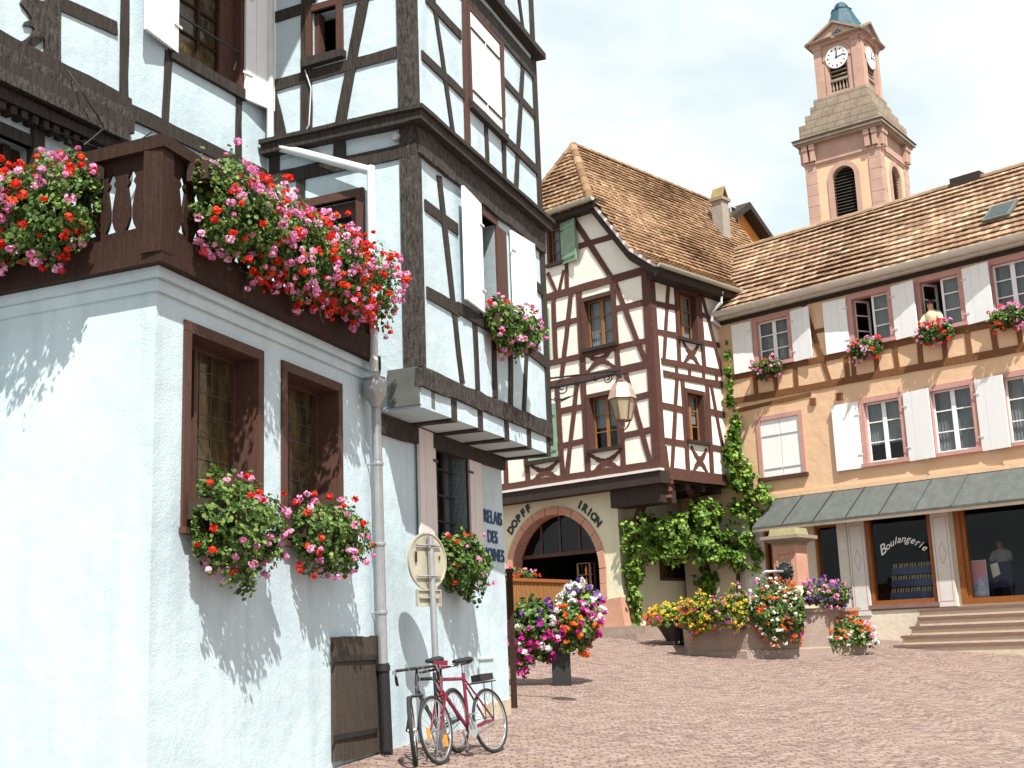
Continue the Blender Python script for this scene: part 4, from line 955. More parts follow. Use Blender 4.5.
# green shutters
su = ML.uz(561, 240)[0]; sv = ML.uz(578, 240)[0]; shutter(ML, su - .04, -(su - sv), 11.82, 13.02, 9, MH, 'green', battens=(12.0, 12.85))
a, b = ML.uz(557.5, 435)[0], ML.uz(528, 435)[0]; mid = (a + b) / 2
for x0_, x1_ in ((a, mid - .005), (mid + .005, b)):
    s_ = MB()
    for i in range(3): s_.box(ML, x0_ + (x1_ - x0_) * i / 3 + .003, x0_ + (x1_ - x0_) * (i + 1) / 3 - .003, 6.50, 7.98, -.02, .045 + .003 * i)
    for z in (6.72, 7.7): s_.box(ML, x0_ + .02, x1_ - .02, z - .045, z + .045, .055, .075)
    s_.build('shutter', 'green', MH)
MB().box(ML, a - .1, b + .1, 6.38, 6.48, 0, .1).build('sill', 'darkwood', MH)
a, b = ML.uz(550.5, 330)[0], ML.uz(540, 330)[0]
s_ = MB(); s_.box(ML, a, b, 9.25, 10.7, .035, .075)
for z in (9.5, 10.4): s_.box(ML, a + .02, b, z - .045, z + .045, .076, .095)
s_.build('shutter', 'green', MH)
# ---- roof
m = MB()
def slope_pts(F, pts): return [F.w(u, z, d) for u, z, d in pts]
uF = uK - .30; E0, E1, E2 = (.45, 11.02), (-.35, 11.62), (-UC, 15.70)
def strip(F, p, q, u0, u1): return [F.w(u0, p[1], p[0]), F.w(u1, p[1], p[0]), F.w(u1, q[1], q[0]), F.w(u0, q[1], q[0])]
L1 = math.hypot(E1[0] - E0[0], E1[1] - E0[1]); L2 = math.hypot(E2[0] - E1[0], E2[1] - E1[1])
sh_ = L2 * (13.40 - E1[1]) / (E2[1] - E1[1]); RE = 5.6; hipu = uK + .90
und = MB()
und.add(strip(MR, E0, E1, uF, RE), [(0, 1, 2, 3)])
def PR(u, s): t = s / L2; return MR.w(u, E1[1] + (E2[1] - E1[1]) * t, E1[0] + (E2[0] - E1[0]) * t)
und.add([PR(uF, 0), PR(RE, 0), PR(RE, L2), PR(hipu, L2), PR(uF, sh_)], [(0, 1, 2, 3, 4)])
# the slope on the far side and the hip
far = MR.off(-2 * UC); far.n = -far.n
def PL(u, s): t = s / L2; return far.w(u, E1[1] + (E2[1] - E1[1]) * t, E1[0] + (E2[0] - E1[0]) * t)
und.add(strip(far, E0, E1, uF, RE), [(0, 1, 2, 3)]); und.add([PL(uF, 0), PL(RE, 0), PL(RE, L2), PL(hipu, L2), PL(uF, sh_)], [(0, 1, 2, 3, 4)])
HE = 13.38
und.add([PR(uF, sh_), PL(uF, sh_), PR(hipu, L2)], [(0, 1, 2)])
und.add([PR(RE, L2), PR(RE, 0), PL(RE, 0)], [(0, 1, 2)])
und.t = [.35] * len(und.f); und.has_t = True
RF = und.build('roof', 'tile_m', MH)
tl_ = MB()
S1 = (MR.w(0, E1[1], E1[0]) - MR.w(0, E0[1], E0[0])); S2 = (MR.w(0, E2[1], E2[0]) - MR.w(0, E1[1], E1[0]))
TW, TH = .165, .165
tile_course(tl_, MR.w(0, E0[1], E0[0]), MR.u, S1, [(uF, -.06), (RE, -.06), (RE, L1), (uF, L1)], TW, TH, .05)
tile_course(tl_, MR.w(0, E1[1], E1[0]), MR.u, S2, [(uF, 0), (RE, 0), (RE, L2), (hipu, L2), (uF, sh_)], TW, TH, .05)
ha, hb = PR(uF, sh_), PL(uF, sh_); hm = (ha + hb) / 2; HS = PR(hipu, L2) - hm; HL = np.linalg.norm(HS); hw = np.linalg.norm(hb - ha) / 2
tile_course(tl_, hm, (hb - ha), HS, [(-hw - .1, -.25), (hw + .1, -.25), (0.02, HL), (-.02, HL)], TW, TH, .05)
tl_.build('tiles', 'tile_m', RF)
rt = MB(); ridge_tiles(rt, PR(hipu, L2), PR(RE, L2)); ridge_tiles(rt, ha - HS / HL * .1, PR(hipu, L2), .12); ridge_tiles(rt, hb - HS / HL * .1, PR(hipu, L2), .12); rt.build('ridge_tiles', 'tile_m', RF)
# gutters, verge, soffit
m = MB(); gz0 = E0[1] - .03
def half_gutter(m, F, z, d, u0, u1, r=.075):
    vs = []
    for u in (u0, u1):
        for j in range(9): t = PI + PI * j / 8; vs.append(F.w(u, z + r * sin(t), d + r * cos(t)))
        for j in range(8, -1, -1): t = PI + PI * j / 8; vs.append(F.w(u, z + (r - .012) * sin(t), d + (r - .012) * cos(t)))
    n = 18; m.add(vs, [(i, (i + 1) % n, n + (i + 1) % n, n + i) for i in range(n)] + [tuple(range(9)), tuple(range(n, n + 9))])
half_gutter(m, MR, gz0 + .02, E0[0] + .06, uF, .55, .09); m.build('gutter', 'ggutter', MH, True)
m = MB(); Hn = Fac((0, 0), 0, 1); Hn.u = ML.u; Hn.n = ML.n; Hn.O = A3(ha[0], ha[1], 0); u_ = float((hb - ha) @ ML.u)
half_gutter(m, Hn, 13.30, .16, -.15, u_ + .15, .09); m.build('gutter', 'ggutter', MH, True)
MB().box(ML, 1.35, 4.75, 13.05, 13.3, -.05, .34).build('hip_soffit', 'darkwood', MH)
MB().box(MR, uK - .05, .5, 10.72, 10.96, -.05, E0[0] - .02).build('eaves_soffit', 'darkwood', MH)
# verge: dark barge board with a pale mortar edge on top
for FF, pts in ((ML, None),):
    vs = [(-.45, 10.96), (.35, 11.58), (1.68, 13.42)]; hi_ = [(WID + .40, 10.96), (WID - .4, 11.58), (4.42, 13.42)]
    for pl in (vs, hi_):
        b_ = MB(); p_ = MB()
        for i in range(2):
            b_.bar(FF, (pl[i][0], pl[i][1] - .16), (pl[i + 1][0], pl[i + 1][1] - .16), .24, .02, .26, .004); p_.bar(FF, pl[i], pl[i + 1], .07, .0, .33, .004)
        b_.build('barge_board', 'darkwood', MH); p_.build('verge_mortar', 'pinkish_white', MH)
# downpipe of the middle house
m = MB()
dpp = [MR.at(722, 292, .40), MR.at(721, 303, .38), MR.at(712, 312, .12), MR.at(712, 320, .10), MR.at(722, 328, .10), MR.at(725, 345, .10), MR.at(732, 440, .10), MR.at(739, 560, .10)]
m.tube(dpp, .05, 8); m.build('downpipe', 'pipe', MH, True)
# chimney
r = ray(722, 232); p0 = MR.w(0, E1[1], E1[0]); nn = np.cross(MR.u, S2); t = ((p0 - CAM) @ nn) / (r @ nn); ch = CAM + r * t
FC = Fac((ch[0], ch[1]), 42.3, 1); zt = ch[2] + 1.0
m = MB(); m.box(FC, -.2, .2, ch[2] - .8, zt, -.19, .19); chm = m.build('chimney', M_plaster('sooty_render', (.34, .30, .25), (.26, .23, .19), .3, .7), RF)
m = MB(); m.box(FC, -.26, .26, zt, zt + .1, -.25, .25); m.build('cap_slab', 'sandgrey', chm)
m = MB(); m.quadbox(FC, [(-.2, zt + .1), (-.15, zt + .1), (.02, zt + .48), (-.02, zt + .48)], -.22, .22); m.quadbox(FC, [(.2, zt + .1), (.15, zt + .1), (-.01, zt + .47), (.03, zt + .47)], -.22, .22); m.build('cap_tiles', M_paint('ochre_tile', (.30, .23, .10), .7, .2, .5), chm)
# goods in the arched shop: things of their own
def bottle(m, F, u, z, d, s=1.0): m.lathe(F.w(u, z, d), [(.038 * s, 0), (.038 * s, .19 * s), (.014 * s, .25 * s), (.014 * s, .31 * s)], 8)
rk = thing('wooden_bottle_rack', 'small wooden rack of bottles at the right of the arched shop front', 'rack', GL.w(cen - .85, zsill, -.2))
m = MB(); ur_ = GL.uz(588, 590, -.2)[0]
for uu in (ur_ - .22, ur_ + .2): 
    for dd in (-.3, -.1): m.box(GL, uu, uu + .04, zsill, zsill + .95, dd, dd + .04)
for z in (.02, .32, .62, .93): m.box(GL, ur_ - .2, ur_ + .22, zsill + z, zsill + z + .025, -.3, -.06)
m.build('frame', 'frame', rk)
for z in (.05, .35, .65):
    for k_ in range(3):
        b_ = MB(); bottle(b_, GL, ur_ - .12 + k_ * .13, zsill + z, -.18, .8); b_.build('bottle', ('green', 'amber', 'dark')[k_], rk, True)
for i, (uo, mt, sz) in enumerate(((.45, 'magenta', 1), (.62, 'dark', 1.1), (.80, 'green', 1), (.98, 'dark', 1.1), (1.15, 'green', 1.05), (-.5, 'whitep', .8), (-.32, 'dark', 1))):
    b_ = MB(); bottle(b_, GL, ur_ + uo, zsill, -.16 - .05 * (i % 2), sz); o = b_.build('wine_bottle', mt if mt in ('dark', 'green') else 'amber', None, True)
    o['label'] = 'wine bottle in the row on the arched shop window shelf'; o['category'] = 'bottle'; o['group'] = 'bottles on the arched shop shelf'
bx = thing('gift_box', 'pale gift box on the arched shop shelf beside the bottle rack', 'box', GL.w(ur_ - .42, zsill, -.2))
MB().box(GL, ur_ - .55, ur_ - .28, zsill, zsill + .14, -.35, -.1).build('carton', 'pinkish_white', bx); MB().box(GL, ur_ - .56, ur_ - .27, zsill + .14, zsill + .19, -.36, -.09).build('lid', 'pink', bx)

# ================================================================== BAKERY HOUSE (right)
BH = thing('bakery_house', 'long peach house with white shutters and bakery shop front at right', 'house', CH.w(-1, 0, -3) + A3(0, 0, 1.0))
UL, URt = 6.0, -9.5; CE = 10.15
upw = []          # upper windows: (u0,u1,z0,z1)
def cw(x0, x1, y, yb, yt, ): 
    a, b = CH.uz(x1, y)[0], CH.uz(x0, y)[0]; return dict(u0=a, u1=b)
ZU0, ZU1, ZL0, ZL1 = 8.62, 9.83, 5.60, 7.12
ups = [cw(757, 789, 338, 0, 0), cw(853, 890, 320, 0, 0), cw(921, 961, 303, 0, 0), cw(993, 1034, 290, 0, 0), dict(u0=-6.9, u1=-5.9)]
los = [cw(762, 801, 447, 0, 0), cw(865.5, 902.5, 430, 0, 0), cw(932.5, 974.5, 420, 0, 0), cw(1006, 1050, 410, 0, 0), dict(u0=-7.4, u1=-6.3)]
for d in ups: d.update(z0=ZU0, z1=ZU1)
for d in los: d.update(z0=ZL0, z1=ZL1)
shopw = cw(868.5, 935, 560, 0, 0); shopw.update(z0=2.14, z1=4.36); door = dict(u0=-5.6, u1=CH.uz(958, 560)[0], z0=2.05, z1=4.42)
smw = cw(818, 846, 570, 0, 0); smw.update(z0=1.75, z1=4.2); sm2 = cw(767.5, 775, 570, 0, 0); sm2.update(z0=1.6, z1=4.2)
mb = MB(); allh = ups + los
wall(mb, CH, rect(URt, UL, 4.70, CE), [rect(d['u0'], d['u1'], d['z0'], d['z1']) for d in allh], .2)
bkl, bkr = CH.w(UL, 0, -7), CH.w(URt, 0, -7); fr_, fl_ = CH.w(URt, 0), CH.w(UL, 0)
for a, b in ((fl_, bkl), (bkl, bkr), (bkr, fr_)): mb.add([a + A3(0, 0, .5), b + A3(0, 0, .5), b + A3(0, 0, CE), a + A3(0, 0, CE)], [(0, 1, 2, 3)])
for z in (4.72, 7.7, CE - .02): mb.add([CH.w(URt, z, -.03), CH.w(UL, z, -.03), CH.w(UL, z, -7), CH.w(URt, z, -7)], [(0, 1, 2, 3)])
mb.build('wall', 'plaster_p', BH)
mb = MB(); wall(mb, CH, rect(URt, UL, .4, 4.70), [rect(d['u0'], d['u1'], d['z0'], d['z1']) for d in (shopw, door, smw, sm2)], .25, -.01)
mb.build('shop_wall', M_plaster('shop_cream', (.62, .55, .42), (.54, .47, .35), .2, .5), BH)
m = MB(); m.box(CH, URt, CH.uz(862, 620)[0], .5, 2.0, -.05, .06); m.build('plinth', M_plaster('pale_plinth', (.74, .66, .54), (.62, .52, .40), .3, .6), BH)
# timber of the top floor
def tc(kind, a, b, w, d1=.022): return timber(CH, BH, kind, a, b, w, 'rust', d1)
tc('rail', (URt, 8.40), (4.0, 8.46), .15, .03); tc('rail', (URt, 7.68), (4.0, 7.80), .17, .03); tc('rail', (1.55, 7.60), (4.0, 7.52), .10)
for x, y in ((756, 385), (776, 381), (796, 377), (847, 371), (853.5, 369), (877, 364), (897, 360), (920, 355), (945, 350), (969, 345), (995, 339), (1020, 334)):
    u = CH.uz(x, y)[0]; tc('post', (u, 7.7), (u + rnd.uniform(-.03, .03), 8.42), .13)
for u in (-4.9, -5.6, -6.3, -7.0, -7.8): tc('post', (u, 7.7), (u, 8.42), .13)
tc('brace', CH.uz(804, 305), CH.uz(830, 381), .13, .026); tc('rail', CH.uz(805, 333.5), CH.uz(829, 328.5), .11)
for x in (840, 813): u = CH.uz(x, 397)[0]; MB().box(CH, u - .08, u + .08, 7.30, 7.48, -.02, .06).build('beam_end', 'rust', BH)
# windows and shutters
def cwin(d, op=False, cur=.02, sh=(1, 1), shw=None):
    w = window(CH, BH, d['u0'], d['u1'], d['z0'], d['z1'], 'pink', .12, 'white', 2, 3, .10, 'glass', cur, True, .03, .055, 'pink', op)
    wd_ = (d['u1'] - d['u0']) * .52 + .12
    wd_ = shw or wd_
    if sh[0]: shutter(CH, d['u1'] + .13, wd_, d['z0'] - .10, d['z1'] + .06, 2.5, BH, 'white')
    if sh[1]: shutter(CH, d['u0'] - .13, -wd_, d['z0'] - .10, d['z1'] + .06, 9, BH, 'white')
cwin(ups[0], shw=.62); cwin(ups[1], 'b', shw=.66); cwin(ups[2], 'b', sh=(0, 1), shw=.7); cwin(ups[3], sh=(0, 1), shw=.7); cwin(ups[4])
cwin(los[1], cur=.3, shw=.72); cwin(los[2], cur=.02, sh=(0, 1), shw=.72); cwin(los[3], cur=.02, sh=(0, 1), shw=.72); cwin(los[4])
d = los[0]; m = MB(); s = .12
for r in ((d['u0'] - s, d['u1'] + s, d['z1'], d['z1'] + s), (d['u0'] - s, d['u0'], d['z0'], d['z1']), (d['u1'], d['u1'] + s, d['z0'], d['z1'])): m.box(CH, *r, -.05, .03)
wf = m.build('window', 'pink', BH); MB().box(CH, d['u0'] - s - .04, d['u1'] + s + .04, d['z0'] - .10, d['z0'], -.05, .09).build('sill', 'frame', wf)
mid = (d['u0'] + d['u1']) / 2
for a, b in ((d['u0'], mid - .006), (mid + .006, d['u1'])):
    s_ = MB().box(CH, a + .006, b, d['z0'] + .008, d['z1'] - .006, -.06, -.01).build('shutter', 'white', BH, label='closed white shutter leaf'); hb = MB()
    for z in (d['z0'] + .22, d['z1'] - .42): hb.box(CH, a, b - .02, z - .012, z + .012, -.008, .006)
    hb.build('hinge_bar', 'grey_plaster', s_)
# eaves and roof
m = MB(); m.prism(CH, [(URt, CE - .05), (4.35, CE - .05), (4.35, CE + .12), (URt, CE + .12)], -.05, .20); m.build('cornice', 'gutter', BH)
MB().box(CH, URt, 4.2, 9.98, 10.09, -.05, .05).build('eaves_beam', 'darkwood', BH)
m = MB(); half_gutter(m, CH, CE + .13, .33, URt, 4.25, .13); m.build('gutter', 'gutter', BH, True)
C0, C1 = (.30, 10.25), (-3.5, 13.28); LC = math.hypot(C1[0] - C0[0], C1[1] - C0[1])
und = MB(); und.add([CH.w(URt, C0[1], C0[0]), CH.w(7, C0[1], C0[0]), CH.w(7, C1[1], C1[0]), CH.w(URt, C1[1], C1[0]), CH.w(7, C0[1], -7.3), CH.w(URt, C0[1], -7.3)], [(0, 1, 2, 3), (3, 2, 4, 5), (0, 3, 5), (1, 2, 4)])
und.t = [.3] * 4; und.has_t = True; CR_ = und.build('roof', 'tile_c', BH)
tl_ = MB(); SC = CH.w(0, C1[1], C1[0]) - CH.w(0, C0[1], C0[0])
tile_course(tl_, CH.w(0, C0[1], C0[0]), CH.u, SC, [(URt, -.08), (7, -.08), (7, LC), (URt, LC)], .225, .325, .075)
tl_.build('tiles', 'tile_c', CR_)
rt = MB(); ridge_tiles(rt, CH.w(URt, C1[1] + .03, C1[0]), CH.w(7, C1[1] + .03, C1[0]), .12); rt.build('ridge_tiles', 'tile_c', CR_)
def on_croof(x, y, lift=0.0):
    r = ray(x, y); p0 = CH.w(0, C0[1], C0[0]); nn = np.cross(CH.u, SC); nn /= np.linalg.norm(nn); nn = nn if nn[2] > 0 else -nn
    return CAM + r * (((p0 + nn * lift - CAM) @ nn) / (r @ nn)), nn
sk, nn = on_croof(1001, 213, .06); us = -CH.u; ss_ = SC / LC
def slab(m, c, a, b, n, ha, hb, t): m.box8([c + a * x + b * y + n * z for z in (0, t) for x, y in ((-ha, -hb), (ha, -hb), (ha, hb), (-ha, hb))])
m = MB(); slab(m, sk, us, ss_, nn, .34, .42, .09); so = m.build('skylight', 'zinc', CR_); m = MB(); slab(m, sk + nn * .091, us, ss_, nn, .27, .35, .006); m.build('pane', 'glass', so)
vt, nn = on_croof(968, 182); m = MB(); m.box(Fac((vt[0], vt[1]), -45.2, -1), -.42, .42, vt[2] - .1, vt[2] + .16, -.2, .2); m.build('roof_vent', 'darkwood', CR_)
# awning of zinc sheets above the shop
AO = .58; zt_, zb_ = 5.02, 4.28; m = MB(); k = 0; u = CH.uz(775, 499)[0]; ua0 = CH.uz(752, 528, AO)[0]; n_ = 14
for i in range(n_):
    a0 = u + (URt - u) * i / n_; a1 = u + (URt - u) * (i + 1) / n_; b0 = ua0 + (URt - ua0) * i / n_; b1 = ua0 + (URt - ua0) * (i + 1) / n_
    lift = .006 * (i % 2)
    m.add([CH.w(b0, zb_, AO + lift), CH.w(b1, zb_, AO + lift), CH.w(a1, zt_, .03 + lift), CH.w(a0, zt_, .03 + lift), CH.w(b0, zb_ - .05, AO), CH.w(b1, zb_ - .05, AO)], [(0, 1, 2, 3), (0, 4, 5, 1)])
m.build('awning', 'zinc', BH)
for i in range(1, n_): a0 = u + (URt - u) * i / n_; b0 = ua0 + (URt - ua0) * i / n_; MB().tube([CH.w(b0, zb_ + .012, AO + .01), CH.w(a0, zt_ + .012, .04)], .012, 5).build('awning_seam', 'black', BH)
m = MB(); m.add([CH.w(ua0, zb_ - .05, AO), CH.w(URt, zb_ - .05, AO), CH.w(URt, zb_ - .05, 0), CH.w(u, zb_ - .05, 0)], [(0, 1, 2, 3)]); m.box(CH, URt, ua0, zb_ - .13, zb_ - .052, AO - .05, AO - .005); m.build('awning_soffit', 'sandgrey', BH)
MB().box(CH, URt, u + .1, zt_ + .0, zt_ + .12, .0, .05).build('string_course', 'plaster_p', BH)
# shop front
def pilaster(x0, x1, y, zb, name='pilaster', mat='plaster_w', dia=True):
    a, b = sorted((CH.uz(x0, y)[0], CH.uz(x1, y)[0])); m = MB(); m.box(CH, a, b, zb, 4.24, -.02, .09); p = m.build(name, M_P, BH)
    m = MB()
    for r in ((a + .05, a + .065, zb + .12, 4.1), (b - .065, b - .05, zb + .12, 4.1), (a + .05, b - .05, zb + .12, zb + .135), (a + .05, b - .05, 4.085, 4.1)): m.box(CH, *r, .09, .094)
    if dia:
        c = (a + b) / 2; zc = 3.25
        for s1 in (-1, 1):
            for s2 in (-1, 1): m.bar(CH, (c + s1 * .1, zc), (c, zc + s2 * .25), .012, .088, .094, 0, 9)
    m.build('panel_moulding', 'pink', p)
M_P = M_paint('pilaster_paint', (.64, .61, .57), .6, .3, .12)
pilaster(851.5, 868, 560, 1.9); pilaster(936, 954, 560, 2.02); pilaster(747, 767, 570, 1.6, dia=False)
m = MB(); a, b = CH.uz(851, 570)[0], CH.uz(841, 570)[0]; m.box(CH, a, b, 1.75, 4.24, -.02, .05); m.build('jamb', 'gutter', BH)
for nm, d, s in (('shop_window', shopw, .10), ('shop_door', door, .14), ('shop_window', smw, .06), ('shop_window', sm2, .05)):
    m = MB(); u0, u1, z0, z1 = d['u0'], d['u1'], d['z0'], d['z1']
    for r in ((u0, u1, z1 - s, z1), (u0, u1, z0, z0 + s), (u0, u0 + s, z0 + s, z1 - s), (u1 - s, u1, z0 + s, z1 - s)): m.box(CH, *r, -.14, .03)
    wf = m.build(nm, 'shopwood', BH); d['o'] = wf
    MB().add([CH.w(u0 + s, z0 + s, -.07), CH.w(u1 - s, z0 + s, -.07), CH.w(u1 - s, z1 - s, -.07), CH.w(u0 + s, z1 - s, -.07)], [(0, 1, 2, 3)]).build('pane', 'shopglass', wf)
m = MB(); u0 = door['u1'] - .142; m.box(CH, u0 - .1, u0, door['z0'] + .14, door['z1'] - .14, -.13, -.02); m.build('door_post', 'shopwood', door['o'])
MB().box(CH, shopw['u0'] - .05, shopw['u1'] + .05, shopw['z0'] - .1, shopw['z0'], -.05, .10).build('sill', 'nosing', shopw['o'])
m = MB()
for (a, b, z0, z1, d0, d1) in ((URt + .1, 4.8, .9, 4.6, -4.0, -3.95), (URt + .1, 4.8, 1.95, 2.0, -3.95, -.3), (URt + .1, 4.8, 4.5, 4.55, -3.95, -.3), (4.75, 4.8, .9, 4.6, -3.9, -.3), (URt + .1, URt + .15, .9, 4.6, -3.9, -.3), (.75, .8, 2, 4.5, -3.9, -.3)): m.box(CH, a, b, z0, z1, d0, d1)
m.build('shop_room', M_paint('dim_shop_walls', (.05, .042, .036), .9, .1, .3), BH)
# word on the glass
m = MB(); s = 'Boulangerie'; pu0, pz0 = CH.uz(880, 552); pu1, pz1 = CH.uz(923, 544); n_ = len(s)
um = (pu0 + pu1) / 2; hwid = (pu0 - pu1) / 2; wts = [1.25, 1, 1, .62, 1, 1, 1, 1, .85, .6, .9]; cum = np.cumsum(wts) - np.array(wts) / 2; cum = cum / sum(wts)
for i, ch_ in enumerate(s):
    t = -1 + 2 * cum[i]; zz = 3.30 + .30 * (1 - t * t) + .02 * t; sl = -.62 * t * .9
    vs, fs = text_mesh(ch_, .24 if i else .34, shear=.45, extrude=.003, bold=.002)
    c_, s2 = cos(sl), sin(sl); m.add([CH.w(um - hwid * t - (c_ * x - s2 * y), zz + s2 * x + c_ * y, -.06 + w) for x, y, w in vs], fs)
m.build('glass_lettering', 'white', shopw['o'])
# display in the bakery window
ds = thing('bread_display_rack', 'blue and white tiered rack of bread sticks behind the bakery window lettering', 'rack', CH.w(-.55, 2.0, -.6))
m = MB(); um = (shopw['u0'] + shopw['u1']) / 2; a, b = shopw['u0'] + .20, shopw['u1'] - .30
for i, z in enumerate((2.25, 2.55, 2.85)): m.box(CH, a, b, z, z + .17, -.75 - .1 * i, -.35 - .1 * i)
m.build('shelf', M_paint('rack_blue', (.06, .09, .22), .5, .3, .2), ds)
m = MB()
for i, z in enumerate((2.42, 2.72, 3.02)):
    for k_ in range(17): uu = a + .04 + (b - a - .08) * k_ / 16; m.tube([CH.w(uu, z - .02, -.40 - .1 * i), CH.w(uu + rnd.uniform(-.02, .02), z + .10, -.42 - .1 * i)], .022, 5)
m.build('loaf', M_paint('bread_crust', (.55, .45, .28), .8, .2, .4), ds)
po = thing('poster', 'blue and pink poster leaning in the bakery doorway', 'poster', CH.w(door['u1'] - .6, 2.2, -.2))
pu1_, pu0_ = CH.uz(964, 590, -.2)[0], CH.uz(988, 590, -.2)[0]
m_, nt, b_ = _nt('poster_print'); c_ = mixc(nt, ramp(nt, noi(nt, 3.0, 3, .6, wpos(nt)), .4, .6), (.14, .28, .62), (.70, .66, .72)); c_ = mixc(nt, ramp(nt, noi(nt, 1.6, 2, .5, wpos(nt)), .5, .62), c_, (.60, .24, .28)); nt.links.new(c_, b_.inputs['Base Color'])
MB().box(CH, pu0_, pu1_, 2.22, 3.02, -.2, -.19).build('print', m_, po); MB().box(CH, pu0_ - .02, pu1_ + .02, 2.2, 3.04, -.22, -.203).build('backing', 'pinkish_white', po)
# stone steps up to the bakery
st = thing('stone_steps', 'flight of five broad pale steps with dark red nosings at the bakery door', 'steps', CH.w(-3, 1.0, .8))
zs = [2.0 - .2 * i for i in range(6)]
lefts = [917.5, 917.5, 909.7, 900.8, 893.4]
m = MB(); nz = MB()
for i in range(5):
    dep = .34 + .33 * i; ul = CH.uz(lefts[i], 612 + 9 * i, dep)[0]
    m.box(CH, -9.4, ul - .03, (.5 if i == 4 else zs[i] - .22), zs[i] - .065, .061, dep - .03); nz.box(CH, -9.4, ul, zs[i] - .063, zs[i], .061, dep)
m.build('risers', 'stepstone', st); nz.build('nosings', 'nosing', st)

# ================================================================== BACKGROUND HOUSE
kb = CAM + ray(735, 240) * 47; FB = Fac((kb[0], kb[1]), 42, 1)
BG = thing('orange_house', 'orange rendered house with a dark roof behind the chimney', 'house', (kb[0], kb[1], 2))
ua_, za_ = FB.uz(740, 206); ub_, zb__ = FB.uz(763, 243)
hwb = ub_ - ua_; m = MB(); m.prism(FB, [(ua_ - hwb, 2), (ub_ + .0, 2), (ub_ + .0, zb__ + .2), (ua_, za_ - .25), (ua_ - hwb, zb__ + .2)], -7, 0); m.build('wall', M_plaster('orange_render', (.62, .25, .06), (.55, .21, .05), .2, .5), BG)
m = MB()
for sg in (1, -1): m.quadbox(FB, [(ua_, za_ - .22), (ua_ + sg * (hwb + .4), zb__ - .3), (ua_ + sg * (hwb + .4), zb__ - .05), (ua_, za_ + .05)], -7.3, .45)
m.build('roof', 'darkwood', BG)
wf = MB().box(FB, ua_ - .75, ua_ - .25, zb__ - .2, zb__ + 1.0, 0, .04).build('window', 'grey_plaster', BG); MB().box(FB, ua_ - .70, ua_ - .30, zb__ - .15, zb__ + .95, .041, .05).build('pane', 'dark', wf)

# ================================================================== CHURCH TOWER
kt = CAM + ray(880, 160) * 80; S_ = 5.0
TL = Fac((kt[0], kt[1]), -53, -1); TR = Fac((kt[0], kt[1]), 37, 1)
ct = kt + TL.u * S_ / 2 + TR.u * S_ / 2
CT = thing('church_tower', 'peach and pink sandstone church tower with clock and blue green cap', 'tower', (ct[0], ct[1], 2))
c0 = A3(ct[0], ct[1], 0)
FS = [Fac((0, 0), 0, 1) for i in range(4)]
# four faces with outward normals; u measured from the face centre
nrm = [TL.n, TR.n, -TL.n, -TR.n]
for f, n_ in zip(FS, nrm): f.n = n_; f.u = np.cross(A3(0, 0, 1), n_); f.O = c0.copy()
def sq(m, h, z0, z1, h2=None):
    h2 = h if h2 is None else h2
    m.box8([c0 + TL.u * x * h + TR.u * y * h + A3(0, 0, z0) for x, y in ((-1, -1), (1, -1), (1, 1), (-1, 1))] + [c0 + TL.u * x * h2 + TR.u * y * h2 + A3(0, 0, z1) for x, y in ((-1, -1), (1, -1), (1, 1), (-1, 1))])
H = S_ / 2
mb = MB()
for f in FS:
    ar = [(.78 * cos(t), 30.55 + .78 * sin(t)) for t in np.linspace(0, PI, 13)] + [(-.78, 27.6), (.78, 27.6)]
    g = f.off(H); wall(mb, g, rect(-H, H, 2, 32.1), [ar], .5)
mb.build('shaft', 'plaster_t', CT)
MB_ = MB(); sq(MB_, H - .6, 26, 32); MB_.build('dark_chamber', 'dark', CT)
for f in FS[:2]:
    g = f.off(H); fr = MB(); k_ = np.linspace(0, PI, 13)
    for i in range(12): fr.prism(g, [(r_ * cos(t), 30.55 + r_ * sin(t)) for r_, t in ((.76, k_[i]), (1.08, k_[i]), (1.08, k_[i + 1]), (.76, k_[i + 1]))], -.1, .08)
    for sg in (-1, 1): a, b = sorted((sg * .76, sg * 1.08)); fr.box(g, a, b, 27.5, 30.55, -.1, .08)
    w_ = fr.build('louvre_window', 'towerstone', CT); lv = MB()
    for i in range(17): z = 27.6 + i * .215; hw_ = .78 if z < 30.55 else math.sqrt(max(.02, .78 ** 2 - (z - 30.55) ** 2)); lv.add([g.w(-hw_, z, -.12), g.w(hw_, z, -.12), g.w(hw_, z + .12, -.34), g.w(-hw_, z + .12, -.34)], [(0, 1, 2, 3)])
    lv.build('louvres', M_paint('grey_louvre', (.16, .145, .12), .8, .2, .4), w_)
for f in FS:
    g = f.off(H)
    for sg in (-1, 1): 
        m = MB(); a, b = sorted((sg * (H - .72), sg * (H + .07)))
        for i in range(8): z = 26 + i * .76; m.box(g, a + (.05 if i % 2 else 0) * (sg < 0), b - (.05 if i % 2 else 0) * (sg > 0), z + .01, z + .75, -.1, .07 if i % 2 else .075)
        m.build('quoins', 'towerstone', CT)
m = MB(); sq(m, H + .08, 31.75, 31.9); sq(m, H + .14, 31.9, 32.05); sq(m, H + .03, 32.05, 33.25)
for f in FS:
    g = f.off(H)
    for sg in (-1, 1):
        for uu in (H - .12, H - .62): m.box(g, sg * uu - .16, sg * uu + .16, 32.1, 33.2, -.05, .33); m.box(g, sg * uu - .19, sg * uu + .19, 32.9, 33.22, -.05, .4)
m.build('frieze', 'towerstone', CT)
m = MB(); sq(m, H + .42, 33.25, 33.42); sq(m, H + .58, 33.42, 33.60); m.build('cornice', 'sandgrey', CT); m = MB(); sq(m, H + .63, 33.60, 33.68); m.build('cornice_lead', 'darkwood', CT)
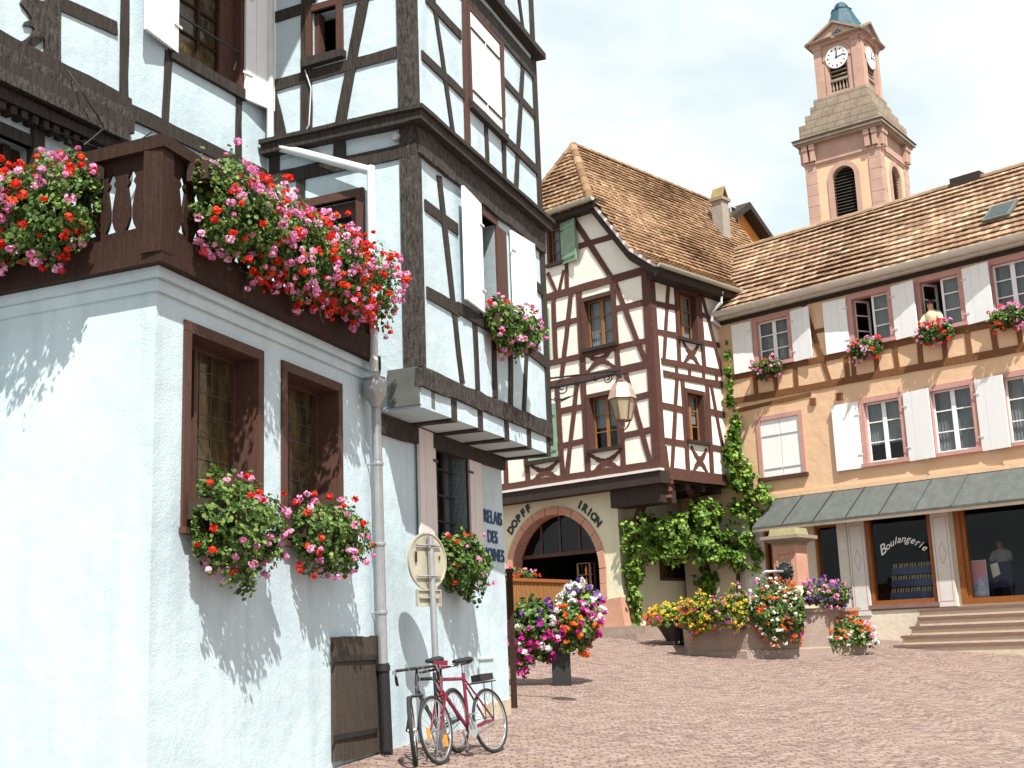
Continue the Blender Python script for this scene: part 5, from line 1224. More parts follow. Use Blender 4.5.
m = MB(); sq(m, 2.70, 33.68, 34.75); sq(m, 2.35, 34.75, 35.5); sq(m, 2.05, 35.5, 36.15); sq(m, 1.85, 36.15, 36.7); m.build('stepped_base', 'sandgrey', CT)
BHf = 1.62; zb0, zb1 = 36.7, 40.6
mb = MB()
for f in FS:
    g = f.off(BHf); ar = [(.62 * cos(t), 39.3 + .62 * sin(t)) for t in np.linspace(0, PI, 9)] + [(-.62, 36.95), (.62, 36.95)]
    wall(mb, g, rect(-BHf, BHf, zb0, zb1), [ar], .4)
mb.build('belfry', 'towerstone', CT)
m = MB(); sq(m, BHf - .45, zb0, zb1); m.build('dark_bell_chamber', 'dark', CT)
for f in FS[:2]:
    g = f.off(BHf); m = MB()
    for sg in (-1, 1): m.box(g, sg * 1.32 - .27, sg * 1.32 + .27, zb0, 40.2, -.05, .09); m.box(g, sg * .80 - .10, sg * .80 + .10, zb0, 39.0, -.05, .05); m.box(g, sg * 1.32 - .32, sg * 1.32 + .32, 40.2, 40.42, -.05, .14)
    for i in range(10): t0, t1 = PI * i / 10, PI * (i + 1) / 10; m.prism(g, [(r_ * cos(t), 39.3 + r_ * sin(t)) for r_, t in ((.80, t0), (1.0, t0), (1.0, t1), (.80, t1))], -.05, .07)
    m.build('pilaster', 'towerstone', CT)
    m = MB()
    for z in (38.1, 38.4, 38.7): m.box(g, -.62, .62, z, z + .07, -.3, -.1)
    m.box(g, -.62, .62, 37.68, 37.86, -.3, -.02)
    for i in range(5): m.lathe(g.w(-.48 + i * .24, 36.97, -.12), [(.05, 0), (.085, .18), (.04, .5), (.06, .7)], 6)
    m.build('balustrade', 'sandgrey', CT)
    c_ = MB(); c_.lathe(g.w(0, 39.3, .05), [(.78, 0), (.78, .06), (.74, .075)], 28, g.n); ck = c_.build('clock_face', 'clock', CT); m = MB()
    for i in range(12):
        t = PI * i / 6; r0, r1 = .52, .68; m.bar(g, (r0 * sin(t), 39.3 + r0 * cos(t)), (r1 * sin(t), 39.3 + r1 * cos(t)), .07 if i % 3 else .10, .12, .135, 0, 9)
    for t, l_, w_ in ((rad(6), .46, .085), (rad(80), .58, .06)): m.bar(g, (-.1 * sin(t), 39.3 - .1 * cos(t)), (l_ * sin(t), 39.3 + l_ * cos(t)), w_, .14, .155, 0, 9)
    m.lathe(g.w(0, 39.3, .12), [(.06, 0), (.06, .05)], 8, g.n); m.build('clock_hands', 'black', ck)
m = MB()
for h_, z_0, z_1 in ((2.70, 33.68, 34.75), (2.35, 34.75, 35.5), (2.05, 35.5, 36.15), (1.85, 36.15, 36.7)):
    for f in FS[:2]:
        g = f.off(h_ - .004); zz = z_0
        while zz < z_1 - .1:
            m.box(g, -h_, h_, zz - .012, zz + .012, -.02, .008)
            for q in range(int(h_ * 2 / .8)): uq = -h_ + .8 * q + (.4 if int(zz * 3) % 2 else .1); m.box(g, uq - .01, uq + .01, zz, min(zz + .37, z_1), -.02, .008)
            zz += .37
m.build('stone_joints', M_paint('dark_joint', (.11, .09, .07), .9, .1, .3), CT)
m = MB(); sq(m, BHf + .18, 40.42, 40.62); 
for f in FS:
    m.prism(f.off(BHf), [(-BHf - .34, 40.62), (BHf + .34, 40.62), (0, 41.75)], -BHf - .0, .12)
m.build('pediment', 'towerstone', CT)
m = MB()
for f in FS:
    g = f.off(BHf)
    for sg in (-1, 1): m.bar(g, (sg * (BHf + .48), 40.66), (0, 41.86), .15, -1.5, .34, 0, 9)
m.build('pediment_cornice', 'sandgrey', CT)
m = MB(); m.lathe(c0 + A3(0, 0, 41.0), [(1.9, 0), (1.62, .55), (1.25, 1.1), (.95, 1.7), (.70, 2.25), (.74, 2.36), (.52, 2.45), (.46, 2.7), (.30, 2.9), (.1, 3.0), (.03, 3.05)], 8, phase=PI / 8 + rad(40)); m.build('copper_cap', 'copperblue', CT)
# ================================================================== flower boxes of the bakery house
GC = 'flower boxes of the bakery house'
for d, lb, bl in ((ups[0], 'pink flower box under the upper window nearest the timbered house', (('pinkp', 26), ('red', 8))), (ups[1], 'pink and red flower box under the open upper window, second from the timbered house', (('pinkp', 26), ('red', 12))), (ups[2], 'pink and red flower box under the window with the woman', (('pinkp', 24), ('red', 22))), (ups[3], 'pink flower box under the upper window at the right photo edge', (('pinkp', 28), ('red', 8)))):
    c = (d['u0'] + d['u1']) / 2 + (.12 if d is not ups[3] else .1)
    flower_box(lb, CH.w(c + .38, ZU0 - .14, .06), CH.w(c - .38, ZU0 - .14, .06), CH.n, .24, .26, .24, 420, .05, bl, .06, 10, .034, group=GC, name='flower_box', cat='flower box')

# ================================================================== FOUNTAIN
fc = on_ground(772, 659); fc = A3(fc[0], fc[1], 0) + CF * A3(1, 1, 0) * 1.95 + A3(.35, 0, 0); zf = gz(fc[0], fc[1]) - .12
FT = thing('stone_fountain', 'sandstone street fountain with an octagonal basin and square pillar', 'fountain', (fc[0], fc[1], zf))
R8 = 2.02; ph = rad(-47 + 22.5)
def oct_(m, c, prof, n=8, p=ph):
    m.lathe(c, prof, n, phase=p)
zr = 2.05
m = MB(); c8 = A3(fc[0], fc[1], 0); N8 = 8
vs = []
for r, z in ((R8 + .06, zf - .3), (R8 + .04, zf + .14), (R8 - .02, zf + .17), (R8, zr - .09), (R8 + .05, zr - .08), (R8 + .05, zr), (R8 - .20, zr), (R8 - .22, zr - .35)):
    vs += [c8 + A3(r * cos(2 * PI * j / 8 + ph), r * sin(2 * PI * j / 8 + ph), z) for j in range(8)]
fs = [(i * 8 + j, i * 8 + (j + 1) % 8, (i + 1) * 8 + (j + 1) % 8, (i + 1) * 8 + j) for i in range(7) for j in range(8)]
m.add(vs, fs); m.build('basin', 'basin', FT)
m = MB(); m.add([c8 + A3(1.82 * cos(2 * PI * j / 8 + ph), 1.82 * sin(2 * PI * j / 8 + ph), zr - .22) for j in range(8)], [tuple(range(8))])
mw, nt, b = _nt('basin_water'); b.inputs['Base Color'].default_value = (.03, .05, .045, 1); setp(b, .06, .5); bump(nt, b, noi(nt, 9, 2, .5, wpos(nt)), .2, .02); m.build('water', mw, FT)
pl = CAM + ray(793, 590) * float((fc - CAM) @ CF) ; pl = A3(pl[0], pl[1], 0)
FP = Fac((pl[0], pl[1]), -51, -1); SP = .83
def sqp(m, h, z0, z1, h2=None):
    h2 = h if h2 is None else h2
    h *= SP; h2 *= SP; z0 = 1.5 + (z0 - 1.5) * .92; z1 = 1.5 + (z1 - 1.5) * .92
    m.box8([FP.w(x * h, z0, y * h) for x, y in ((-1, -1), (1, -1), (1, 1), (-1, 1))] + [FP.w(x * h2, z1, y * h2) for x, y in ((-1, -1), (1, -1), (1, 1), (-1, 1))])
m = MB(); sqp(m, .46, 1.5, 2.42); sqp(m, .46, 2.42, 2.66, .34); m.build('pillar_foot', 'stepstone', FT)
m = MB(); sqp(m, .335, 2.66, 3.66)
for F_ in (FP.off(.278),):
    m.box(F_, -.21, -.16, 2.66, 3.34, -.01, .02); m.box(F_, .16, .21, 2.66, 3.34, -.01, .02); m.box(F_, -.16, .16, 3.29, 3.34, -.01, .021); m.box(F_, -.16, .16, 2.66, 2.71, -.01, .021)
m.build('pillar', 'sand', FT)
m = MB(); sqp(m, .36, 3.66, 3.72); sqp(m, .40, 3.72, 3.80, .56); sqp(m, .57, 3.80, 3.88); m.build('pillar_cornice', 'sandgrey', FT); m = MB(); sqp(m, .40, 3.88, 4.06, .36); m.build('pillar_cap', M_stone('mossy_stone', (.34, .31, .16), (.24, .21, .12), 4, .5), FT)
rs = FP.w(0, 2.90, .278); m = MB(); m.lathe(rs, [(.19, 0), (.20, .03), (.15, .06), (.10, .07), (.07, .12), (.03, .13)], 14, FP.n)
for i in range(12): t = PI * i / 6; m.sphere(rs + FP.n * .04 + FP.u * .19 * cos(t) + A3(0, 0, .19 * sin(t)), .035, 6)
m.build('spout_rosette', 'black', FT)
m = MB(); m.tube([rs + FP.n * .1, rs + FP.n * .55 + FP.u * .22, rs + FP.n * .60 + FP.u * .25 - A3(0, 0, .04), rs + FP.n * .61 + FP.u * .255 - A3(0, 0, .16)], .032, 8); m.build('spout_pipe', 'chrome', FT, True)
wp = rs + FP.n * .61 + FP.u * .255; m = MB(); m.tube([wp - A3(0, 0, .16), wp - A3(0, 0, 1.2)], .012, 6); mw2, nt, b = _nt('falling_water'); b.inputs['Base Color'].default_value = (.7, .75, .78, 1); setp(b, .1, .5); m.build('water_jet', mw2, FT)
# flower boxes on the fountain rim
def rim(t, r=R8): return A3(fc[0] + r * cos(t), fc[1] + r * sin(t), 0)
def rimbox(label, px0, px1, y, dz=0.0, **k):
    p0, p1 = [CAM + ray(x, y) * 1.0 for x in (px0, px1)]
    ps = []
    for p in (p0, p1):                                   # hit the rim circle nearest the viewer at this bearing
        d = p - CAM; d = A3(d[0], d[1], 0); d /= np.linalg.norm(d); oc = A3(CAM[0] - fc[0], CAM[1] - fc[1], 0); R_ = R8 - .05
        bq = oc @ d; disc = bq * bq - (oc @ oc - R_ * R_); t = -bq - math.sqrt(disc) if disc > 0 else -bq
        ps.append(A3(CAM[0], CAM[1], 0) + d * t)
    mid = (ps[0] + ps[1]) / 2; out = mid - A3(fc[0], fc[1], 0); out /= np.linalg.norm(out); ax = ps[1] - ps[0]; ax /= np.linalg.norm(ax); out = out - ax * (out @ ax); out /= np.linalg.norm(out)
    for p in ps: p[2] = zr + .12 + dz
    return flower_box(label, ps[0], ps[1], out, name='flower_trough', cat='flower box', group='flower troughs on the fountain', **k)
rimbox('yellow and orange flower trough hanging at the far left of the fountain', 690, 716, 612, .0, up=.26, hang=.52, depth=.30, nleaf=900, lsize=.045, leafmat='lime', blooms=(('yellow', 42), ('orange', 26), ('magenta', 12)), hr=.045, petals=10, psize=.026)
rimbox('pink and yellow flower trough in the middle of the fountain rim', 722, 750, 606, .02, up=.26, hang=.50, depth=.26, nleaf=800, lsize=.045, leafmat='lime', blooms=(('pinkp', 26), ('yellow', 26), ('purple', 8)), hr=.045, petals=10, psize=.026)
rimbox('large orange flower trough trailing white petunias down the basin', 754, 799, 598, .06, up=.34, hang=.72, depth=.38, nleaf=1900, lsize=.045, blooms=(('orange', 70), ('whitep', 66), ('magenta', 10)), hr=.048, petals=10, psize=.028)
rimbox('pink geranium and purple flower trough at the right of the fountain pillar', 803, 842, 596, .12, up=.30, hang=.16, depth=.20, nleaf=700, lsize=.04, blooms=(('pinkp', 44), ('purple', 40)), hr=.05, petals=10, psize=.028)
# dark bowl planter at the left of the fountain
pb_ = on_ground(668, 643); pb_ = A3(pb_[0] - .0, pb_[1], 0); dd_ = 29.8; pb_ = CAM + ray(676, 640) * dd_; pb_[2] = gz(pb_[0], pb_[1])
bw = thing('bowl_planter', 'dark tapered bowl planter of yellow and pink flowers left of the fountain', 'planter', pb_)
m = MB(); m.lathe(A3(pb_[0], pb_[1], pb_[2]), [(.20, -.05), (.24, .02), (.22, .08), (.34, .30), (.50, .52), (.53, .56), (.46, .56), (.4, .48)], 18); m.build('bowl', 'black', bw, True)
def mound(root, c, rx, ry, rz, nleaf, lsize, blooms, hr=.045, petals=10, psize=.026, leafmat='leaf', low=-.35):
    def smp(n, sh):
        d = NR.normal(size=(n, 3)); d /= np.linalg.norm(d, axis=1, keepdims=True); d = d[d[:, 2] > low]
        r = NR.uniform(sh, 1, len(d)) ** .5; lump = 1 + .3 * np.array([noise.noise(Vector(q * 1.9 + c)) for q in d])
        return c + d * (r * lump)[:, None] * A3(rx, ry, rz), d
    P, d = smp(nleaf, .3); lf = MB(); leaf_faces(lf, P, d + NR.normal(size=P.shape) * .5 + A3(0, 0, .3), lsize * NR.uniform(.6, 1.25, len(P))); lf.build('foliage', leafmat, root)
    for mt, k, zlo, zhi in blooms:
        P, d = smp(k * 8, .95); s = (d[:, 2] >= zlo) & (d[:, 2] <= zhi); P = P[s][:k] + d[s][:k] * .03; fm = MB(); heads(fm, P, hr, petals, psize); fm.build('blossoms', mt, root)
mound(bw, A3(pb_[0], pb_[1], pb_[2] + .62), .68, .68, .40, 1100, .05, (('yellow', 52, .1, 1), ('orange', 30, -.3, .5), ('magenta', 18, -.35, .1), ('purple', 10, -.2, .6)), leafmat='lime', low=-.5)
# small stone trough in front of the fountain
tp_ = on_ground(846, 655); ang = rad(18); ta = A3(cos(ang), sin(ang), 0); tn = A3(sin(ang), -cos(ang), 0); FTp = Fac((tp_[0], tp_[1]), 0, 1); FTp.u = ta; FTp.n = tn; zt0 = gz(tp_[0], tp_[1])
tr_ = thing('stone_trough', 'small pale stone trough of orange and white flowers in front of the steps', 'planter', (tp_[0], tp_[1], zt0))
m = MB(); m.quadbox(FTp, [(-.40, zt0 - .05), (.40, zt0 - .05), (.50, zt0 + .20), (-.50, zt0 + .20)], -.28, .10); m.box(FTp, -.53, .53, zt0 + .20, zt0 + .25, -.32, .13); m.build('trough', 'sandgrey', tr_)
mound(tr_, A3(*(tp_ - tn * .08)[:2], zt0 + .34), .74, .44, .46, 1500, .042, (('orange', 62, .05, 1), ('whitep', 46, -.35, .35), ('pinkp', 12, 0, .8)), low=-.45)

# ================================================================== flower stand on a post, screen, wooden post
fp = on_ground(562, 685); zg = gz(fp[0], fp[1])
fs_ = thing('flower_stand', 'black post with a big petunia planter bursting magenta, white and orange', 'planter', (fp[0], fp[1], zg))
m = MB(); m.box8([A3(fp[0] + x * .16, fp[1] + y * .16, z) for z in (zg - .05, zg + .72) for x, y in ((-1, -1), (1, -1), (1, 1), (-1, 1))]); m.build('post', 'black', fs_)
m = MB(); cb = A3(fp[0] - .14, fp[1], 0); m.box8([cb + A3(x * .62, y * .32, z) for z in (zg + .70, zg + 1.02) for x, y in ((-1, -1), (1, -1), (1, 1), (-1, 1))]); m.build('planter', 'terracotta', fs_)
def blob_flowers(root, c, r, nleaf, blooms, leafmat='leaf', lsize=.05, **k): mound(root, c, *r, nleaf, lsize, blooms, leafmat=leafmat, low=-.95, **k)
kk = dict(hr=.055, petals=9, psize=.036)
blob_flowers(fs_, A3(fp[0] - .42, fp[1] - .1, zg + .95), (.46, .44, .56), 1500, (('whitep', 34, -.6, .5), ('magenta', 66, -1, .2), ('purple', 22, .0, .9)), **kk)
blob_flowers(fs_, A3(fp[0] + .22, fp[1] - .06, zg + 1.02), (.42, .42, .52), 1300, (('orange', 62, -1, .7), ('magenta', 20, -.4, .6), ('whitep', 14, .3, 1)), **kk)
blob_flowers(fs_, A3(fp[0] + .42, fp[1] + .1, zg + 1.18), (.34, .46, .55), 1000, (('whitep', 44, -.3, 1), ('magenta', 40, -1, .4), ('purple', 14, .4, 1)), **kk)
blob_flowers(fs_, A3(fp[0] - .72, fp[1] - .1, zg + .62), (.26, .34, .40), 420, (('magenta', 34, -1, .6), ('whitep', 12, -.6, .6)), **kk)
wp_ = on_ground(514.5, 708); zg2 = gz(wp_[0], wp_[1]); wpost = thing('wooden_post', 'thin weathered wooden post beside the far corner of the white house', 'post', (wp_[0], wp_[1], zg2))
m = MB(); m.box8([A3(wp_[0] + x * .045, wp_[1] + y * .05, z) for z in (zg2 - .05, zg2 + 1.95) for x, y in ((-1, -1), (1, -1), (1, 1), (-1, 1))]); m.build('post', 'brown', wpost); m = MB(); m.box8([A3(wp_[0] + x * .06, wp_[1] + y * .065, z) for z in (zg2 + 1.95, zg2 + 2.0) for x, y in ((-1, -1), (1, -1), (1, 1), (-1, 1))]); m.build('cap', 'darkwood', wpost)
sc0 = CAM + ray(511, 640) * 26.5; sc1 = CAM + ray(568, 640) * 28.3; zs_ = gz(sc0[0], sc0[1]); dv = sc1 - sc0; FSc = Fac((sc0[0], sc0[1]), math.degrees(math.atan2(dv[0], dv[1])), 1); LS = math.hypot(dv[0], dv[1]); ztop = FSc.uz(540, 579)[1]
sn = thing('slatted_screen', 'honey brown slatted wooden terrace screen in front of the arched shop', 'screen', (sc0[0], sc0[1], zs_))
m = MB(); k_ = 26
for i in range(k_): a = LS * i / k_; m.box(FSc, a + .005, a + LS / k_ - .012, zs_ + .1, ztop - .06, -.015, .012 + .004 * (i % 2))
m.build('slats', 'honey', sn); MB().box(FSc, -.06, LS + .06, ztop - .07, ztop, -.06, .06).build('top_rail', 'shopwood', sn); MB().box(FSc, 0, LS, ztop - .72, ztop - .64, .017, .045).build('middle_rail', 'shopwood', sn)
for uu in (-.05, LS - .02): MB().box(FSc, uu, uu + .08, zs_ - .1, ztop - .071, -.05, .05).build('post', 'brown', sn)
bl = flower_box('row of red and pink flowers on top of the slatted terrace screen', FSc.w(.05, ztop + .06, -.24), FSc.w(LS * .5, ztop + .06, -.24), -FSc.n * -1, .14, .10, .14, 260, .04, (('red', 12), ('pinkp', 10)), .045, 10, .026, name='flower_box', trough_h=.06)

# ================================================================== VINES
def vine(name, label, blobs, stems, dens=75, ls=.062):
    base = stems[0][0]; root = thing(name, label, 'climbing plant', base)
    m = MB()
    for s_ in stems: m.tube(s_, [.05 - .03 * i / max(1, len(s_) - 1) for i in range(len(s_))], 6)
    m.build('stem', 'oak', root, True)
    Ps = []; Ns = []
    for (cx, cy, rx, ry, off, th) in blobs:
        VF = CH if cx >= 727 else MR; c = VF.at(cx, cy, off); sc = float((c - CAM) @ CF) / FL; rx_, ry_ = rx * sc * 1.25, ry * sc
        n = int(dens * rx * ry / 10); d = NR.normal(size=(n, 3)); d /= np.linalg.norm(d, axis=1, keepdims=True); r = NR.uniform(.25, 1, n) ** .5
        lump = 1 + .8 * np.array([noise.noise(Vector(q * 2.3 + c)) for q in d]); lump = lump * np.where(NR.random(n) < .14, NR.uniform(1.0, 1.35, n), 1.0)
        P = c + (VF.u[None] * (d[:, 0] * rx_)[:, None] + VF.n[None] * (d[:, 1] * th)[:, None] + A3(0, 0, 1)[None] * (d[:, 2] * ry_)[:, None]) * (r * lump)[:, None]
        Ps.append(P); Ns.append(MR.n * .6 + A3(0, 0, .35) + (MR.u[None] * d[:, :1] + A3(0, 0, 1)[None] * d[:, 2:]) * .5)
    P = np.concatenate(Ps); Nn = np.concatenate(Ns); ok = clump_ok(P, 3.4, -.02); P, Nn = P[ok], Nn[ok]
    lf = MB(); leaf_faces(lf, P, Nn + NR.normal(size=P.shape) * .4, ls * NR.uniform(.6, 1.3, len(P)), 5, .12, squash=.85); lf.build('foliage', 'vine', root)
    return root
g0 = MR.at(636, 622, -1.62); g1 = MR.at(712, 618, -1.2); g2 = MR.at(738, 610, .1)
vine('grape_vine', 'broad leafy vine trained across the shaded wall beside the arched shop', [(690, 532, 42, 20, -.65, .45), (652, 530, 26, 14, -1.1, .4), (718, 546, 26, 20, -.2, .4), (660, 547, 22, 14, -1.1, .35), (742, 552, 16, 20, .25, .3), (705, 514, 20, 13, -.3, .35), (676, 548, 24, 14, -.9, .4), (632, 540, 8, 20, -1.45, .25), (634, 567, 8, 16, -1.5, .25), (635, 590, 6, 14, -1.55, .2), (637, 612, 4, 12, -1.6, .12), (712, 580, 12, 22, -.9, .35), (707, 602, 8, 10, -1, .25)],
     [[g0, MR.at(633, 570, -1.5), MR.at(640, 530, -1.3), MR.at(690, 522, -.9)], [g1, MR.at(712, 580, -.9), MR.at(700, 535, -.7)]])
vine('wall_creeper', 'bright green creeper climbing the downpipe between the two painted houses', [(747, 512, 15, 15, .15, .35), (754, 494, 13, 13, .2, .3), (741, 478, 10, 20, .2, .3), (731, 455, 8, 18, .18, .25), (735, 430, 5, 16, .14, .18), (730, 405, 3.4, 12, .1, .12), (728, 380, 2.6, 16, .1, .1), (727, 355, 2.2, 12, .08, .08), (762, 500, 9, 8, .25, .25)],
     [[g2, MR.at(738, 540, .1), MR.at(735, 470, .1), MR.at(729, 400, .08)]], dens=85)

# ================================================================== TRAFFIC SIGN
sp = on_ground(431, 700); d_ = 13.9; pp = CAM + ray(430, 600) * d_; zg = gz(pp[0], pp[1])
TS = thing('traffic_sign', 'round traffic sign seen from behind on a grey pole by the white wall', 'sign', (pp[0], pp[1], zg))
sc = CAM + ray(427.5, 561) * d_; FS_ = Fac((sc[0], sc[1]), 37, 1); FS_.O = A3(sc[0], sc[1], 0)
pole = A3(sc[0], sc[1], 0) + FS_.n * .045
m = MB(); m.tube([A3(pole[0] + .05, pole[1], zg - .1), A3(pole[0], pole[1], sc[2] + .27)], .036, 10); m.build('pole', 'zincpipe', TS, True)
m = MB(); m.lathe(FS_.w(0, sc[2], -.004), [(.300, -.01), (.318, -.012), (.318, .014), (.303, .014), (.301, .002)], 40, FS_.n); m.build('disc', 'signback', TS, True)
m = MB()
for zz in (.17, -.17): m.tube([FS_.w(-.2, sc[2] + zz, .022), FS_.w(.2, sc[2] + zz, .022)], .012, 6); m.tube([FS_.w(-.055, sc[2] + zz, .02), FS_.w(-.05, sc[2] + zz, .09), FS_.w(.05, sc[2] + zz, .09), FS_.w(.055, sc[2] + zz, .02)], .01, 6)
m.build('clamp', 'zincpipe', TS); pz = sc[2] - .41
m = MB(); m.box(FS_, -.19, .19, pz - .075, pz + .085, -.01, .004)
for r in ((-.2, .2, pz + .08, pz + .095), (-.2, .2, pz - .09, pz - .075), (-.2, -.185, pz - .075, pz + .08), (.185, .2, pz - .075, pz + .08)): m.box(FS_, *r, -.012, .022)
m.build('supplement_plate', 'signback', TS); m = MB(); m.tube([FS_.w(-.16, pz, .02), FS_.w(.16, pz, .02)], .012, 6); m.build('clamp', 'zincpipe', TS)
m = MB(); m.box(FS_, -.22, -.19, sc[2] - .02, sc[2] + .1, .012, .018); m.box(FS_, .18, .2, sc[2] + .02, sc[2] + .06, .012, .018); m.build('sticker', 'darkwood', TS)

# ================================================================== BICYCLES
def bike(label, front, az, lean, steer, paint, tyre_w, bars, grp, road=True):
    """front: ground point under the front hub; az: heading from front to rear; lean: degrees towards the wall"""
    a = rad(az); back = A3(sin(a), cos(a), 0); left = A3(-cos(a), sin(a), 0)
    t = rad(lean); upv = A3(0, 0, 1) * cos(t) + left * sin(t); sd = left * cos(t) - A3(0, 0, 1) * sin(t)
    zg = (gz(front[0], front[1]) + gz(*(front + back * 1.04)[:2])) / 2
    o = A3(front[0], front[1], gz(front[0], front[1])); slope = gz(*(front + back * 1.04)[:2]) - o[2]; back = back * 1.0 + A3(0, 0, slope / 1.04)
    P = lambda x, y, z=0: o + back * x + upv * y + sd * z
    root = thing('bicycle', label, 'bicycle', o, grp)
    R = .338
    def wheel(c, fw, side):
        m = MB(); n = 36; m.tube([c + fw * (R - tyre_w) * cos(2 * PI * i / n) + upv * (R - tyre_w) * sin(2 * PI * i / n) for i in range(n)], tyre_w, 8, True); wh = m.build('wheel', 'rubber', root, True)
        m = MB(); m.tube([c + fw * (R - 2 * tyre_w - .006) * cos(2 * PI * i / n) + upv * (R - 2 * tyre_w - .006) * sin(2 * PI * i / n) for i in range(n)], .011, 6, True); m.build('rim', 'chrome', wh, True)
        m = MB(); m.tube([c - side * .045, c + side * .045], .02, 8)
        for i in range(24):
            t_ = 2 * PI * i / 24; e = c + (fw * cos(t_) + upv * sin(t_)) * (R - 2 * tyre_w - .01); t2 = t_ + (.5 if i % 2 else -.5); h = c + side * (.03 if i % 4 < 2 else -.03) + (fw * cos(t2) + upv * sin(t2)) * .02; m.tube([h, e], .0018, 4, cap=False)
        m.build('spokes', 'chrome', wh); return wh
    st_ = rad(steer); fw = back * cos(st_) + sd * sin(st_); fs = np.cross(fw, upv); fs /= np.linalg.norm(fs)
    fh = P(0, R); rh = P(1.04, R)
    wf_ = wheel(fh, fw, fs); wr = wheel(rh, back / np.linalg.norm(back), sd)
    if road:
        m = MB()
        for wh_c, f_ in ((fh, fw),):
            for q in (-.16, .18): m.box8([wh_c + f_ * q + upv * (-.02 - .1 * (q > 0)) + f_ * x * .03 + upv * y * .055 + fs * z * .006 for z in (-1, 1) for x, y in ((-1, -1), (1, -1), (1, 1), (-1, 1))])
        m.build('reflector', 'amber', wf_)
    head_t, head_b, seat_t, bb = P(.24, .86), P(.20, .70), P(.66, .86), P(.60, .28)
    m = MB(); rt_ = .018
    m.tube([head_t, head_b], .02, 8); m.tube([P(.235, .82), P(.655, .80)], rt_, 8); m.tube([P(.205, .72), bb], .020, 8); m.tube([seat_t, bb], rt_, 8)
    for s_ in (-.05, .05): m.tube([bb + sd * s_ * .6, rh + sd * s_], .011, 6); m.tube([P(.652, .79) + sd * s_ * .3, rh + sd * s_], .010, 6)
    m.build('frame', paint, root, True)
    m = MB(); cr = P(.19, .66)
    for s_ in (-.055, .055): m.tube([cr + fs * s_, fh + fs * s_], .013, 6)
    m.tube([cr - fs * .065, cr + fs * .065], .016, 6); m.tube([head_b, cr], .016, 6); m.build('fork', paint, root, True)
    m = MB(); m.tube([seat_t, P(.675, .96)], .014, 6); m.build('seat_post', 'chrome', root, True)
    m = MB(); prof = [(-.15, .025, .02), (-.05, .03, .03), (.03, .07, .035), (.10, .085, .04), (.13, .06, .03)]; vs = []
    for x, w_, h_ in prof: c = P(.67 + x, .985); vs += [c + sd * (w_ * cos(t_)) + upv * (h_ * sin(t_)) for t_ in [2 * PI * i / 10 for i in range(10)]]
    m.add(vs, [(i * 10 + j, i * 10 + (j + 1) % 10, (i + 1) * 10 + (j + 1) % 10, (i + 1) * 10 + j) for i in range(4) for j in range(10)] + [tuple(range(9, -1, -1)), tuple(range(40, 50))]); m.build('saddle', 'black', root, True)
    hb = P(.255, .93) - fw * .04; m = MB(); m.tube([head_t, P(.25, .92), hb], .014, 6)
    if bars == 'drop':
        for s_ in (-1, 1): m.tube([hb, hb + fs * s_ * .2, hb + fs * s_ * .21 - fw * .09, hb + fs * s_ * .21 - fw * .12 - upv * .06, hb + fs * s_ * .21 - fw * .07 - upv * .13, hb + fs * s_ * .21 + fw * .03 - upv * .14], .016, 7)
    else:
        m.tube([hb - fs * .3 + fw * .05, hb - fs * .14, hb + fs * .14, hb + fs * .3 + fw * .05], .013, 7)
    h_o = m.build('handlebar', 'black', root, True)
    m = MB()
    for s_ in (-1, 1): e = hb + fs * s_ * .24 + fw * .03; m.tube([e, e - fw * .09 - upv * .03], .008, 5); m.tube([hb + fs * s_ * .17, hb + fs * s_ * .08 - fw * .14 + upv * .02, P(.2, .72)], .004, 5)
    m.build('brake_lever', 'chrome', h_o)
    if not road:
        pass
    m = MB(); m.lathe(bb - sd * .05, [(.085, 0), (.085, .006)], 20, -sd); m.tube([bb + sd * .08, bb + sd * .08 - upv * .15 + back * .07], .011, 6); m.tube([bb - sd * .08, bb - sd * .08 + upv * .15 - back * .07], .011, 6)
    for s_, q in ((1, (-.15, .07)), (-1, (.15, -.07))): c = bb + sd * s_ * .12 + upv * q[0] + back * q[1]; m.box8([c + sd * x * .045 + back * y * .035 + upv * z * .009 for z in (-1, 1) for x, y in ((-1, -1), (1, -1), (1, 1), (-1, 1))])
    m.build('crankset', 'chrome', root); m = MB(); m.tube([bb - sd * .05 + upv * .08, rh - sd * .05 + upv * .035], .004, 4); m.tube([bb - sd * .05 - upv * .08, rh - sd * .05 - upv * .035], .004, 4); m.build('chain', 'black', root)
    if road:
        m = MB()
        for s_ in (-.05, .05): m.tube([P(.70, .74) + sd * s_, P(1.2, .74) + sd * s_], .007, 5); m.tube([P(1.12, .74) + sd * s_, rh + sd * s_], .006, 5)
        for x in (.8, .95, 1.1, 1.2): m.tube([P(x, .74) - sd * .05, P(x, .74) + sd * .05], .006, 5)
        m.build('luggage_rack', 'black', root, True); m = MB(); c = P(1.02, .79); m.box8([c + back * x * .13 + sd * y * .06 + upv * z * .035 for z in (-1, 1) for x, y in ((-1, -1), (1, -1), (1, 1), (-1, 1))]); m.build('rack_bag', 'black', root)
    return root, hb
fa = on_ground(441, 765); fb_ = on_ground(420, 767)
BGp = 'bicycles leaning by the white house'
red, hbr = bike('red bicycle with amber front wheel reflectors and a luggage rack', fa, 30, 9, 6, 'redpaint', .017, 'flat', BGp, True)
blk, hbk = bike('black bicycle with drop handlebars between the wall and the red bicycle', fb_ + A3(-.04, .05, 0), 21, 6, 24, 'black', .022, 'drop', BGp, False)
m = MB(); c = hbr + A3(.02, 0, .04); m.box8([c + A3(x * .07, y * .05, z * .04) for z in (-1, 1) for x, y in ((-1, -1), (1, -1), (1, 1), (-1, 1))])
bgb = m.build('handlebar_bag', 'redpaint', red)

